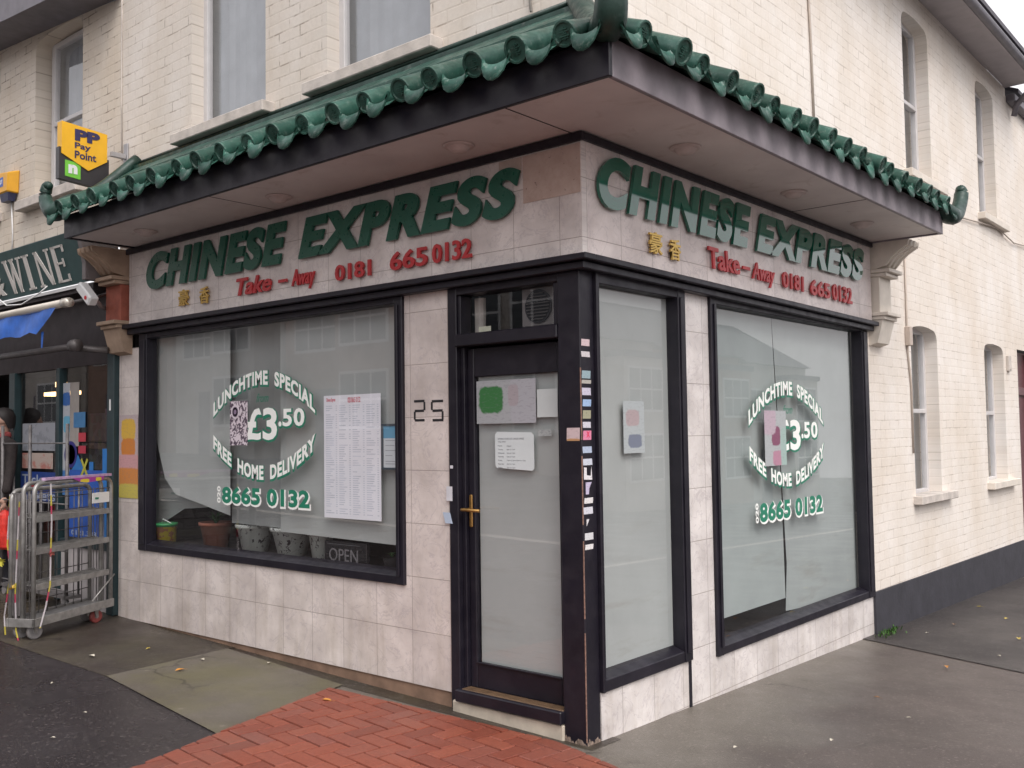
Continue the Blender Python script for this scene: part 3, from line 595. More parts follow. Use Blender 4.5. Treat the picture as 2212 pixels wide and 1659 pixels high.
m = MB(); m.wb('B', 1.3, 3.8, .20, .215, -.5, -.08); m.wb('B', 1.3, 3.8, .215, .9, -.52, -.5); m.obj('display_shelf', simple('brown_shelf', (.06, .05, .045), .6, .3), SH)
# interior shell
m = MB(); m.box(-4.6, -.12, 2.6, 2.65, 0, 2.9); m.box(-4.64, -4.6, .12, 2.6, 0, 2.9); m.box(-4.6, -.11, .12, 3.8, 2.42, 2.46); m.box(-4.6, -.12, .1, 2.6, -.02, .0); m.box(-2.6, -.12, 3.8, 3.84, 0, 2.9); m.box(-2.65, -2.6, 2.65, 3.84, 0, 2.9); m.obj('interior', DIM, SH)
# --- door
m = MB(); m.wb('A', -.925, -.858, .03, 2.35, -.09, .012, .004); m.wb('A', -.857, -.141, 2.308, 2.35, -.09, .014, .004); m.wb('A', -.857, -.141, 2.02, 2.088, -.09, .03, .005); m.wb('A', -.857, -.83, .15, 2.02, -.09, -.02, .003); m.wb('A', -.165, -.141, .15, 2.02, -.09, -.02, .003)
m.wb('A', -.857, -.835, 2.09, 2.307, -.09, -.0, .003); m.wb('A', -.182, -.141, 2.09, 2.307, -.09, -.0, .003); fr = m.obj('door_frame', BLK, SH)
g = MB(); g.poly([P('A', -.84, 2.08, -.05), P('A', -.17, 2.08, -.05), P('A', -.17, 2.315, -.05), P('A', -.84, 2.315, -.05)]); g.obj('fanlight_pane', GLS, fr)
m = MB(); m.wb('A', -.828, -.782, .15, 2.01, -.085, -.045, .004); m.wb('A', -.198, -.167, .15, 2.01, -.085, -.045, .004); m.wb('A', -.781, -.199, 1.85, 2.01, -.085, -.046, .004); m.wb('A', -.781, -.199, .15, .285, -.085, -.046, .004)
m.wb('A', -.781, -.199, .283, .292, -.048, -.036, .002); dl = m.obj('door', BLK, SH)
g = MB(); g.poly([P('A', -.79, .28, -.065), P('A', -.19, .28, -.065), P('A', -.19, 1.86, -.065), P('A', -.79, 1.86, -.065)]); g.obj('pane', GLS, dl)
blind('A', [(-.775, 1.86), (-.18, 1.86), (-.18, .28), (-.775, .28)], -.078, PAPER, dl)
m = MB(); m.wb('A', -.822, -.798, 1.02, 1.20, -.046, -.036, .005); m.tube([P('A', -.81, 1.12, -.04), P('A', -.81, 1.12, .015)], .008, 8); m.tube([P('A', -.83, 1.12, .015), P('A', -.81, 1.121, .017), P('A', -.70, 1.118, .012)], .009, 8); m.obj('handle', BRASS, dl)
m = MB(); m.wb('A', -.86, -.135, .085, .15, -.09, .055, .006); st = m.obj('door_sill', BLK, SH); st2 = MB(); st2.wb('A', -.83, -.14, .14, .153, -.04, .03, .003); st2.obj('worn_tread', simple('worn_timber', (.11, .065, .035), .6, .3, 20), st)
m = MB(); m.wb('A', -.90, -.135, -.05, .083, -.09, .035, .008); m.obj('step', CREAM, SH)
# extractor fan in the fanlight
m = MB(); m.wb('A', -.45, -.215, 2.10, 2.31, -.10, -.07, .006); fn = m.obj('extractor_fan', simple('grey_fan_housing', (.16, .145, .145), .6, .1), SH)
m = MB(); m.lathe(P('A', -.33, 2.205, -.069), [(.088, 0), (.09, .008), (.082, .010), (.08, .002), (.0, .002)], 28, (0, -1, 0)); m.obj('fan_ring', DARK, fn)
m = MB()
for q in range(9):
    v = 2.205 - .068 + q * .017; hw = math.sqrt(max(.078 ** 2 - (v - 2.205) ** 2, 0)); m.wb('A', -.33 - hw, -.33 + hw, v - .0025, v + .0025, -.060, -.054)
m.obj('fan_grille', simple('dark_grille', (.05, .045, .045), .5, .1), fn)
T('fanlight_board', STONE, [('A', -.835, -.77, 2.09, 2.30, -.14, -.12)], SH)
# --- the "25" in black tape
m = MB(); t_ = .014
def seg(a0, v0, a1, v1): m.wb('A', min(a0, a1) - t_ / 2 * (a0 == a1), max(a0, a1) + t_ / 2 * (a0 == a1), min(v0, v1) - t_ / 2 * (v0 == v1), max(v0, v1) + t_ / 2 * (v0 == v1), .0005 + .0006 * (a0 == a1), .0015 + .0006 * (a0 == a1))
for q in ((-1.21, 1.728, -1.125, 1.728), (-1.125, 1.675, -1.125, 1.722), (-1.205, 1.672, -1.13, 1.672), (-1.205, 1.622, -1.205, 1.668), (-1.205, 1.618, -1.125, 1.618),
          None, (-1.065, 1.724, -.975, 1.728 - .004), (-1.065, 1.675, -1.065, 1.72), (-1.06, 1.670, -.98, 1.670), (-.98, 1.62, -.98, 1.665), (-1.06, 1.616, -.975, 1.616)):
    if q is None: m.obj('house_number', PBLK, SH); m = MB(); continue
    seg(*q)
m.obj('house_number', PBLK, SH)
# --- fascia lettering (green acrylic, red plastic, gold)
Fa, Fb = FA(.052), FB(.052)
for par, F, c0, c1, e0, e1, mt, dz in ((fa, Fa, -4.09, -2.33, -2.20, -.34, GEDGE, 0.), (fb, Fb, .07, 1.76, 1.83, 3.72, GAC, .01)):
    lettering('lettering', 'CHINESE', mt, par, F, (c0, c1, 2.668 + dz, 2.95 + dz), .018, .052, .26, 1.17)
    lettering('lettering', 'EXPRESS', mt, par, F, (e0, e1, 2.672 + dz, 2.935 + dz), .018, .052, .26, 1.17)
jit = lambda a, t: 0
def red(par, F, word, a0, a1, v0, v1, sh=.0): lettering('lettering', word, RED, par, F, (a0, a1, v0, v1), .012, .022, sh)
red(fa, Fa, 'Take', -2.90, -2.50, 2.505, 2.625, .25); red(fa, Fa, '-', -2.42, -2.33, 2.545, 2.565); red(fa, Fa, 'Away', -2.28, -2.04, 2.475, 2.615, .2)
red(fa, Fa, '0181', -1.84, -1.51, 2.49, 2.59); red(fa, Fa, '665', -1.34, -1.03, 2.495, 2.605); red(fa, Fa, '0132', -.99, -.69, 2.495, 2.605)
red(fb, Fb, 'Take', 1.20, 1.60, 2.50, 2.63, -.05); red(fb, Fb, '-', 1.64, 1.74, 2.545, 2.565); red(fb, Fb, 'Away', 1.77, 2.10, 2.465, 2.61, .2)
red(fb, Fb, '0181', 2.22, 2.56, 2.49, 2.60); red(fb, Fb, '665', 2.68, 3.03, 2.485, 2.60); red(fb, Fb, '0132', 3.08, 3.46, 2.485, 2.61)
for par, F, a0, a1 in ((fa, Fa, -3.64, -3.36), (fb, Fb, .55, .76)):
    lettering('gold_character', '豪', GOLD, par, F, (a0, a0 + .13, 2.505, 2.625), .012, .012); lettering('gold_character', '香', GOLD, par, F, (a1, a1 + .12, 2.495, 2.615), .012, .012)
# --- window decals
def decal(side, fr, w, c, hw, arc_top, arc_bot, price, phone, from_, dx):
    F = lambda a, v, ww: P(side, a, v, w + ww)
    sh = .015
    def two(name, body, box, wp=None, off=.02, top=VWHT, low=VGRN, d=1, **kw):
        lettering('window_lettering', body, low, fr, F, (box[0] - sh * .1 * d, box[1] + sh * .9 * d, box[2] - sh * 1.0, box[3] + sh * .15), .0004, off + .045, 0, warp=wp, base=.0, **kw)
        lettering('window_lettering', body, top, fr, F, box, .0004, off, 0, warp=wp, base=.0008, **kw)
    s0, s1 = c - hw, c + hw
    wt = lambda t, q: -arc_top[2] * (2 * t - 1) ** 2; wb = lambda t, q: arc_bot[2] * (2 * t - 1) ** 2
    two('t', 'LUNCHTIME  SPECIAL', (s0, s1, arc_top[0], arc_top[1]), wt, .042, spacing=1.1); two('b', 'FREE  HOME  DELIVERY', (s0, s1, arc_bot[0], arc_bot[1]), wb, .042, spacing=1.1)
    two('p', '£', (price[0], price[0] + (price[1] - price[0]) * .5, price[2], price[3]), None, .028); two('p', '3', (price[0] + (price[1] - price[0]) * .54, price[1], price[2], price[3]), None, .028); two('p', '•', (price[1] + .015, price[1] + .05, price[4] - .0, price[4] + .035), None, .0); two('p', '50', (price[1] + .06, price[5], price[4], price[6]), None, .03, spacing=1.1)
    lettering('window_lettering', 'from', VGRN, fr, F, from_, .0004, 0., .4, base=.0008)
    two('n', '8665 0132', phone, None, .042, VGRN, VWHT, spacing=1.06); lettering('window_lettering', '020', VWHT, fr, F, (phone[0] - .06, phone[0] - .018, phone[2], phone[3]), .0004, .03, base=.0008, rot90=True)
decal('A', wA, -.032, -2.742, .582, (1.888, 1.988, .21), (1.238, 1.338, .215), (-2.916, -2.565, 1.51, 1.73, 1.60, -2.27, 1.72), (-3.215, -2.22, 1.065, 1.185), (-2.80, -2.66, 1.77, 1.83), 0)
decal('B', wB2, -.032, 2.45, .60, (1.768, 1.868, .21), (1.138, 1.232, .20), (2.27, 2.645, 1.385, 1.60, 1.465, 2.945, 1.585), (1.975, 3.0, .925, 1.055), (2.37, 2.52, 1.64, 1.70), 0)
rebase(SH, (0, 0, 0))

# ================================================================= NEIGHBOUR
NB = thing('wine_shop_building', 'older cream brick building left of the takeaway with dark green wine shop fascia', 'building')
on = [(-6.21, -5.288, 3.72, 5.24), (-8.0, -7.0, 3.72, 5.30)]
wm = wall('A', [(-14, 3.2), (-4.63, 3.2), (-4.63, 5.16), (-7.0, 5.43), (-14, 5.9)], [opening(*q) for q in on], .2, 0.)
wm.obj('front_wall', BRN, NB)
for q in on: sash('A', NB, q[0] + .06, q[1], q[2], q[3] - .02, -.13, 4.45); sill('A', q[0] - .2, q[1] + .08, q[2] + .02, .09, .1, NB, STONE)
m = MB(); m.hexa([(-14, -.34, 5.93), (-4.62, -.34, 5.17), (-4.62, .0, 5.17), (-14, 0, 5.91), (-14, -.34, 6.7), (-4.62, -.34, 6.1), (-4.62, 0, 6.1), (-14, 0, 6.7)]); m.obj('eaves', GUT, NB)
DGR = simple('dark_green_fascia', (.022, .06, .06), .45, .15, 5)
SV = Vector((0, -.28, .96)); S0 = Vector((-4.75, -.165, 2.815))
FS = lambda a, v, w: Vector((a, S0.y, S0.z)) + SV * v + Vector((0, -.96, -.28)) * w
m = MB(); m.hexa([FS(-12, 0, -.05), FS(-4.72, 0, -.05), FS(-4.72, 0, 0), FS(-12, 0, 0), FS(-12, .42, -.05), FS(-4.72, .42, -.05), FS(-4.72, .42, 0), FS(-12, .42, 0)], .004); fs = m.obj('shop_fascia', DGR, NB)
m = MB(); m.hexa([FS(-4.772, .0, .001), FS(-4.75, .0, .001), FS(-4.75, .0, .02), FS(-4.772, .0, .02), FS(-4.772, .40, .001), FS(-4.75, .40, .001), FS(-4.75, .40, .02), FS(-4.772, .40, .02)]); m.hexa([FS(-12, -.035, .0), FS(-4.85, -.035, .0), FS(-4.85, -.035, .03), FS(-12, -.035, .03), FS(-12, -.01, .0), FS(-4.85, -.01, .0), FS(-4.85, -.01, .03), FS(-12, -.01, .03)]); m.obj('fascia_trim', WHT, fs)
CRL = simple('cream_lettering', (.58, .55, .52), .6, .05)
def serif(word, a0, a1, v0, v1):      # condensed slab-serif capitals built from bars
    m = MB(); n = len(word); wd = (a1 - a0) / n; e = wd * .86; hh = v1 - v0; b = .052; s = .018
    bar = lambda x0, y0, x1, y1, t: m.hexa([FS(x, y, w) for w in (.002, .008) for x, y in ((x0 - t / 2, y0), (x0 + t / 2, y0), (x1 + t / 2, y1), (x1 - t / 2, y1))])
    for i, ch in enumerate(word):
        x = a0 + i * wd; r_ = x + e
        if ch == 'I': bar(x + e / 2, v0, x + e / 2, v1, b * 1.3); [bar(x + e / 2, y, x + e / 2, y + s, b * 2.6) for y in (v0, v1 - s)]
        if ch == 'W':
            for k_, (p, q) in enumerate(((.05, .28), (.52, .28), (.48, .74), (.97, .74))): bar(x + e * q * 1.15, v0, x + e * p * 1.15, v1, b if k_ % 2 == 0 else b * .5)
            [bar(x + e * p * 1.15, v1 - s, x + e * p * 1.15, v1, b * 1.7) for p in (.05, .5, .97)]
        if ch == 'N':
            bar(x + .1 * e, v0, x + .1 * e, v1, b * .55); bar(x + .9 * e, v0, x + .9 * e, v1, b * .55); bar(x + .88 * e, v0, x + .12 * e, v1, b)
            bar(x + .1 * e, v0, x + .1 * e, v0 + s, b * 1.6); bar(x + .1 * e, v1 - s, x + .1 * e, v1, b * 1.2); bar(x + .9 * e, v1 - s, x + .9 * e, v1, b * 1.6)
        if ch == 'E':
            bar(x + .22 * e, v0, x + .22 * e, v1, b * 1.2)
            for y in (v0, v0 + hh * .52 - s / 2, v1 - s): bar(x + .5 * e, y, x + .5 * e, y + s, e * .85 if y != v0 + hh * .52 - s / 2 else e * .5)
            for y, q in ((v0, .06), (v1 - .06, .06)): bar(x + .86 * e, y, x + .86 * e, y + q, b * .5)
            bar(x + .72 * e, v0 + hh * .52 - .035, x + .72 * e, v0 + hh * .52 + .035, b * .45)
    return m.obj('lettering', CRL, fs)
serif('WINE', -6.23, -5.02, .035, .34)
lettering('lettering', '&', CRL, fs, FS, (-6.62, -6.33, .04, .24), .006, .03, .15, base=.002)
m = MB(); m.box(-4.72, -4.66, -.27, -.02, 2.80, 3.2, .006); m.prism([(-4.715, -.0, 2.80), (-4.715, -.24, 2.80), (-4.715, -.33, 3.2), (-4.715, 0, 3.2)], (.06, 0, 0)); m.obj('end_panel', simple('grey_end_panel', (.16, .14, .14), .7, .15), NB)
# dark soffit, boards and shopfront
m = MB(); m.box(-12, -4.75, -.16, .0, 2.74, 2.80); m.box(-12, -4.75, -.02, .0, 2.15, 2.74); m.box(-4.78, -4.63, -.03, -.0, 2.3, 2.74); m.obj('shopfront_board', simple('dark_brown_board', (.028, .02, .022), .6, .3, 6), NB)
m = MB(); m.box(-4.74, -4.63, -.045, .03, .12, 2.3, .004); m.box(-5.66, -5.60, -.04, .03, .15, 2.15, .004); m.box(-6.62, -6.50, -.04, .03, .15, 2.15, .004); m.box(-5.60, -4.74, -.03, .03, .62, .68, .004); m.obj('shopfront_frame', simple('dark_green_frame', (.012, .03, .035), .4, .2), NB)
m = MB(); m.box(-5.60, -4.74, -.01, .03, .1, .62); m.obj('stall_riser', simple('grey_stall_riser', (.40, .37, .37), .6, .1), NB)
g = MB(); g.poly([(-5.60, .0, .68), (-4.74, .0, .68), (-4.74, .0, 2.15), (-5.60, .0, 2.15)]); g.obj('pane', GLS, NB)
g = MB(); g.poly([(-6.50, .01, .2), (-5.66, .01, .2), (-5.66, .01, 2.15), (-6.50, .01, 2.15)]); g.obj('door_pane', GLS, NB)
m = MB(); m.box(-14, -4.7, 3.0, 3.05, 0, 3); m.box(-14, -13.95, .0, 3.0, 0, 3); m.box(-14, -4.75, .03, 3, 2.5, 2.55); m.box(-14, -4.75, .04, 3, .0, .1); m.box(-4.70, -4.66, .03, 3, 0, 3); m.obj('interior', DKN, NB)
# goods on shelving just inside
k = N('packed_goods'); v = k.n('TexVoronoi'); v.inputs['Scale'].default_value = 11; k.l(k.obj(), v.inputs['Vector']); h2 = k.n('HueSaturation'); h2.inputs['Saturation'].default_value = .55; h2.inputs['Value'].default_value = .12; k.l(v.outputs['Color'], h2.inputs['Color']); k.col(h2.outputs[0])
m = MB(); 
for z in (.3, .75, 1.15, 1.5): m.box(-5.55, -4.9, .35, .6, z, z + .3); m.box(-9, -5.8, 1.9, 2.2, z, z + .34)
gd = m.obj('shop_goods', k.m, NB); gd['kind'] = 'stuff'
LMP = emis('warm_lamp', (1., .62, .28), 2.5)
for q in ((-7.9, -7.25, .85, .95, 2.0, 2.04), (-6.86, -6.78, .5, .58, 2.05, 2.1)): m = MB(); m.box(*q); m.obj('ceiling_lamp', LMP, NB)

# awning: roller with a torn hanging blue sheet
AW = thing('awning', 'torn bright blue awning sheet hanging from a silver roller under the wine sign', 'awning')
m = MB(); m.tube([(-8.5, -.42, 2.600), (-4.68, -.42, 2.600)], .032, 14); m.tube([(-4.70, -.42, 2.600), (-4.60, -.42, 2.597)], .038, 12); m.obj('roller', simple('brushed_silver', (.62, .57, .50), .35, .08, 5, .6), AW)
m = MB(); n = 34; prev = None
for i in range(n + 1):
    x = -8.3 + (3.3 + .22) * i / n; bot = 2.39 + .012 * math.sin(i * 1.3); bot = bot if i < n - 3 else 2.38 + (i - n + 3) * .065
    cur = [m.b.verts.new((x, -.425 + .012 * math.sin(i * .9 + q) - .01 * q, 2.60 + (bot - 2.60) * q / 3)) for q in range(4)]
    if prev:
        for q in range(3): fc = m.b.faces.new((prev[q], cur[q], cur[q + 1], prev[q + 1])); fc.smooth = True
    prev = cur
m.hexa([(-5.07, -.43, 2.27), (-5.05, -.43, 2.27), (-5.03, -.43, 2.40), (-5.07, -.43, 2.40), (-5.07, -.427, 2.27), (-5.05, -.427, 2.27), (-5.03, -.427, 2.40), (-5.07, -.427, 2.40)])
m.obj('awning_sheet', simple('blue_tarpaulin', (.015, .10, .42), .55, .25, 9), AW)
m = MB(); m.tube([(-4.66, -.42, 2.59), (-4.62, -.2, 2.66), (-4.7, -.03, 2.72)], .014, 8); m.tube([(-7.5, -.30, 2.27), (-4.9, -.30, 2.27), (-4.62, -.1, 2.24)], .028, 8); m.tube([(-4.78, -.31, 2.275), (-4.70, -.31, 2.275)], .05, 10); m.obj('awning_arm', simple('dark_metal', (.10, .09, .09), .5, .2, 9, .4), AW)
# white cable swag under the sign
m = MB(); m.tube([(-6.6, -.33, 3.0), (-6.3, -.30, 2.83), (-6.05, -.30, 2.72), (-5.75, -.30, 2.70), (-5.45, -.28, 2.77), (-5.35, -.26, 2.82)], .006, 6); tag(m.obj('hanging_cable', WHT), 'thin white cable drooping below the wine sign above the awning roller', 'cable')
# floodlight
FL = thing('security_camera', 'white wall mounted security camera box with red dot beside the wine sign end', 'security camera')
A_ = Vector((-4.66, -.30, 2.745)); B2 = Vector((-4.50, -.28, 2.60))
d = (B2 - A_).normalized(); s = Vector((.0, 1, 0)); sx = d.cross(s).normalized(); s = sx.cross(d)
m = MB(); m.hexa([A_ + d * t * .215 + sx * (q[0] * .042) + s * (q[1] * .04) for t in (0, 1) for q in ((-1, -1), (1, -1), (1, 1), (-1, 1))], .012); m.obj('housing', WHT, FL)
m = MB(); m.lathe(A_ + d * .16 - s * .041 + sx * 0, [(.016, 0), (.016, .003)], 12, -s); m.obj('indicator', simple('red_dot', (.6, .03, .04), .4), FL)
m = MB(); m.tube([A_ + d * .12 + s * .03, (-4.70, -.12, 2.60), (-4.72, -.04, 2.58)], .018, 8); m.obj('bracket', simple('dull_bracket', (.3, .27, .27), .5), FL)

# projecting PayPoint sign
SX = -4.52
PS = thing('projecting_sign', 'yellow and black projecting payment sign on a bracket above the canopy end', 'sign')
FP = lambda a, v, w: Vector((SX + w, a, v))
YEL = simple('yellow_sign_face', (.78, .42, .02), .4, .05); SBK = simple('sign_black', (.035, .032, .035), .4, .1)
ya, yb = -.545, -.185; zb, zt = 3.53, 3.945
m = MB(); m.prism([FP(ya - .015, zb, -.03), FP(yb + .02, zb - .03, -.03), FP(yb + .02, zt - .20, -.03), FP(ya - .015, zt - .17, -.03)], (.055, 0, 0)); m.obj('sign_board', SBK, PS)
m = MB(); m.prism([FP(ya, zt - .22, -.04), FP((ya + yb) / 2 + .03, zt - .32, -.04), FP(yb, zt - .22, -.04), FP(yb, zt + .0, -.04), FP(ya, zt + .03, -.04)], (.075, 0, 0)); m.obj('sign_face', YEL, PS)
NAV = simple('navy_print', (.03, .025, .09), .5)
lettering('lettering', 'PP', NAV, PS, FP, (ya + .10, yb - .06, zt - .10, zt - .01), .003, .06, base=.0355)
lettering('lettering', 'Pay', NAV, PS, FP, (ya + .10, ya + .225, zt - .175, zt - .115), .003, .02, base=.0355); lettering('lettering', 'Point', NAV, PS, FP, (ya + .10, ya + .27, zt - .24, zt - .18), .003, .02, base=.0355)
m = MB(); m.prism([FP(ya + .03, zb + .025, .026), FP(ya + .15, zb + .015, .026), FP(ya + .15, zb + .14, .026), FP(ya + .03, zb + .15, .026)], (.003, 0, 0)); q_ = m.obj('green_logo', simple('lime_print', (.16, .5, .05), .5), PS)
lettering('lettering', 'n', WHT, PS, FP, (ya + .055, ya + .125, zb + .05, zb + .12), .002, .06, base=.0295)
m = MB(); m.box(SX - .02, SX + .01, -.135, -.012, 3.79, 3.83, .003); m.box(SX - .02, SX + .01, -.135, -.012, 3.62, 3.65, .003); m.box(SX - .04, SX + .03, -.012, -.002, 3.48, 3.92, .003); m.obj('bracket', simple('galvanised_bracket', (.4, .39, .4), .5, .1, 20, .5), PS)
rebase(PS, (SX, -.002, 3.5))
# alarm box
AL = thing('alarm_box', 'orange yellow alarm box with dark blue base on the cream wall', 'alarm')
m = MB(); m.hexa([P('A', -6.80, 3.87, 0), P('A', -6.54, 3.86, 0), P('A', -6.57, 3.87, .10), P('A', -6.76, 3.87, .10), P('A', -6.78, 4.10, 0), P('A', -6.52, 4.08, 0), P('A', -6.55, 4.05, .10), P('A', -6.75, 4.07, .10)], .01); m.obj('cover', simple('alarm_yellow', (.72, .36, .02), .4, .05), AL)
m = MB(); m.hexa([P('A', -6.74, 3.79, 0.02), P('A', -6.59, 3.79, 0.02), P('A', -6.59, 3.79, .08), P('A', -6.74, 3.79, .08), P('A', -6.78, 3.868, 0.01), P('A', -6.56, 3.868, .01), P('A', -6.58, 3.868, .09), P('A', -6.76, 3.868, .09)]); m.obj('base', simple('alarm_navy', (.02, .025, .07), .4), AL)
m = MB(); m.wb('A', -6.745, -6.655, 3.93, 4.02, .098, .102); m.obj('logo_patch', simple('logo_blue', (.03, .10, .42), .4), AL); lettering('lettering', 'ADT', WHT, AL, FA(.1025), (-6.735, -6.665, 3.955, 3.995), .001, .02)
m = MB(); m.tube([(-6.66, -.02, 3.79), (-6.65, -.01, 3.5), (-6.66, -.01, 3.3)], .007, 6); m.obj('wire', WHT, AL)
rebase(AL, (-6.66, 0, 3.8))

# ================================================================= posters, papers and window-display things
def flat(name, label, cat, side, a0, a1, v0, v1, w, mat, group=None, skew=0., d=.0012):
    m = MB(); m.hexa([P(side, a0, v0, w), P(side, a1, v0, w), P(side, a1, v0, w + d), P(side, a0, v0, w + d), P(side, a0 + skew, v1, w), P(side, a1 + skew, v1, w), P(side, a1 + skew, v1, w + d), P(side, a0 + skew, v1, w + d)])
    o = m.obj(name, mat); return tag(o, label, cat, group)
def printed(name, side, base, marks, scale=(20, 55), thr=.52, amt=.5):
    k = N(name); v = k.plane(side); mp = k.n('Mapping'); mp.inputs['Scale'].default_value = (*scale, 1); k.l(v, mp.inputs[0])
    a = k.ramp(k.noise(1, 4, mp.outputs[0], .7), (thr, 0.), (thr + .08, 1.)); k.col(k.mix(k.math('MULTIPLY', a, amt), base, marks)).rough(.6); return k.m
me_ = flat('menu_poster', 'tall white printed menu sheet taped inside the large front window', 'poster', 'A', -2.095, -1.555, 1.015, 1.79, -.052, simple('menu_sheet', (.84, .84, .90), .6, .05, 4))
m = MB(); rm = random.Random(3)
for c4 in range(4):
    for r4 in range(50):
        if rm.random() < .07: continue
        a4 = -2.075 + c4 * .13; v4 = 1.72 - r4 * .0138; m.wb('A', a4, a4 + rm.uniform(.035, .085), v4, v4 + .0058, -.0507, -.0503); m.wb('A', a4 + .097, a4 + .112, v4, v4 + .0058, -.0507, -.0503)
m.obj('menu_text', simple('menu_grey', (.62, .64, .72), .6), me_)
lettering('menu_heading', 'Chinese Express', simple('menu_red', (.6, .1, .14), .6), me_, FA(-.0505), (-2.07, -1.98, 1.745, 1.775), .0004, .02); lettering('menu_heading', '020 8665 0132', simple('menu_red2', (.6, .1, .14), .6), me_, FA(-.0505), (-1.86, -1.74, 1.74, 1.775), .0004, .02)
k = N('certificate'); v = k.plane('A'); sp = k.n('SeparateXYZ'); k.l(v, sp.inputs[0]); k.col(k.mix(k.math('GREATER_THAN', sp.outputs[1], 1.515), (.62, .66, .70), (.13, .36, .55))).rough(.5)
ce = flat('certificate', 'framed white certificate with blue header in the front window right corner', 'certificate', 'A', -1.527, -1.372, 1.34, 1.59, -.048, k.m)
m = MB()
for q in ((-1.54, -1.36, 1.59, 1.602), (-1.54, -1.36, 1.328, 1.34), (-1.54, -1.528, 1.34, 1.59), (-1.371, -1.36, 1.34, 1.59)): m.wb('A', *q, -.05, -.04)
m.obj('certificate_frame', simple('dark_slim_frame', (.06, .08, .1), .4), ce)
m = MB(); [m.wb('A', -1.51, -1.51 + w_, z, z + .004, -.0466, -.0462) for z, w_ in ((1.50, .10), (1.47, .08), (1.44, .11), (1.41, .06), (1.375, .12), (1.36, .12))]; m.obj('certificate_text', simple('grey_text', (.3, .33, .38), .6), ce)
k = N('monochrome_print'); v = k.plane('A'); vo = k.n('TexVoronoi'); vo.inputs['Scale'].default_value = 26; k.l(v, vo.inputs['Vector']); k.col(k.mix(k.ramp(k.noise(24, 3, v, .6, 1.5), (.47, 0.), (.5, 1.)), (.09, .06, .09), (.66, .58, .63))).rough(.6)
fl = flat('flyer', 'black and white patterned flyer stuck left of the price on the front window', 'flyer', 'A', -3.112, -2.90, 1.475, 1.785, -.0295, k.m)
m = MB(); m.lathe(P('A', -3.045, 1.71, -.028), [(.05, 0), (.05, .001)], 24, (0, -1, 0)); rg = m.obj('round_emblem', simple('flyer_pale', (.66, .6, .64), .6), fl)
m = MB(); m.lathe(P('A', -3.045, 1.71, -.0268), [(.036, .0005), (.036, .001), (.031, .001), (.031, .0005)], 24, (0, -1, 0)); m.lathe(P('A', -3.045, 1.71, -.0266), [(.018, 0), (.018, .001)], 16, (0, -1, 0)); m.obj('emblem_ring', simple('flyer_purple', (.22, .16, .24), .6), fl)
def soft(name, side, base, blobs):
    k = N(name); v = k.plane(side); c = None; cur = base
    for (a, z, ra, rz, col_) in blobs:
        mp = k.n('Mapping'); mp.inputs['Location'].default_value = (-a / ra, -z / rz, 0); mp.inputs['Scale'].default_value = (1 / ra, 1 / rz, 1); k.l(v, mp.inputs[0])
        s2 = k.n('SeparateXYZ'); k.l(mp.outputs[0], s2.inputs[0]); ln = k.math('POWER', k.math('ADD', k.math('POWER', k.math('ABSOLUTE', s2.outputs[0]), 4), k.math('POWER', k.math('ABSOLUTE', s2.outputs[1]), 4)), .25)
        wob = k.math('MULTIPLY', k.math('SUBTRACT', k.noise(40, 3, v), .5), .25); cur = k.mix(k.ramp(k.math('ADD', ln, wob), (.68, 1.), (.78, 0.)), cur, col_)
    mp = k.n('Mapping'); mp.inputs['Scale'].default_value = (30, 95, 1); k.l(v, mp.inputs[0]); cur = k.mix(k.math('MULTIPLY', k.ramp(k.noise(1, 3, mp.outputs[0], .7), (.55, 0.), (.6, 1.)), .28), cur, tuple(x * .45 for x in base))
    k.col(cur).rough(.6); return k.m
flat('poster', 'large soft coloured poster with green patch at the top of the door glass', 'poster', 'A', -.765, -.345, 1.59, 1.825, -.050, soft('green_patch_poster', 'A', (.34, .35, .365), [(-.66, 1.72, .12, .10, (.03, .15, .04)), (-.42, 1.72, .14, .2, (.36, .36, .39)), (-.5, 1.74, .05, .08, (.34, .30, .32))]))
flat('notice_paper', 'blank off white paper in the upper right corner of the door glass', 'paper', 'A', -.338, -.203, 1.618, 1.765, -.052, simple('offwhite_paper', (.50, .53, .53), .7, .04))
hp = MB(); hp.prism([P('A', a, v, -.050) for a, v in ((-.622, 1.35), (-.375, 1.338), (-.362, 1.35), (-.362, 1.525), (-.378, 1.54), (-.618, 1.545), (-.633, 1.53), (-.633, 1.365))], (0, -.0015, 0)); ho = tag(hp.obj('opening_hours_notice', simple('pale_paper', (.58, .62, .63), .7, .03)), 'white opening hours notice with clipped corners on the door glass', 'notice')
TXT = simple('notice_text', (.16, .17, .19), .6)
lettering('notice_text', 'OPENING HOURS FOR CHINESE EXPRESS', TXT, ho, FA(-.0483), (-.613, -.43, 1.502, 1.512), .0003, 0.); lettering('notice_text', 'TAKE AWAY', TXT, ho, FA(-.0483), (-.613, -.555, 1.487, 1.495), .0003, 0.)
for i, (a, b) in enumerate((('Monday', 'Closed'), ('Tuesday', '5pm to 11pm'), ('Wednesday', '5pm to 11pm'), ('Thursday', '5pm to 11pm'), ('Friday', '12pm to 2pm & 5pm to 11pm'), ('Saturday', '5pm to 11pm'), ('Sunday', '5pm to 11pm'))):
    z = 1.464 - i * .0195; lettering('notice_text', a, TXT, ho, FA(-.0483), (-.613, -.613 + .0052 * len(a), z, z + .009), .0003, 0.); lettering('notice_text', b, TXT, ho, FA(-.0483), (-.55, -.55 + .0052 * len(b), z, z + .009), .0003, 0.)
cs = flat('small_sticker', 'small grey card notice under the blank paper on the door glass', 'sticker', 'A', -.335, -.245, 1.52, 1.553, -.052, printed('tiny_print', 'A', (.36, .38, .38), (.12, .13, .14), (60, 140), .5, .6))
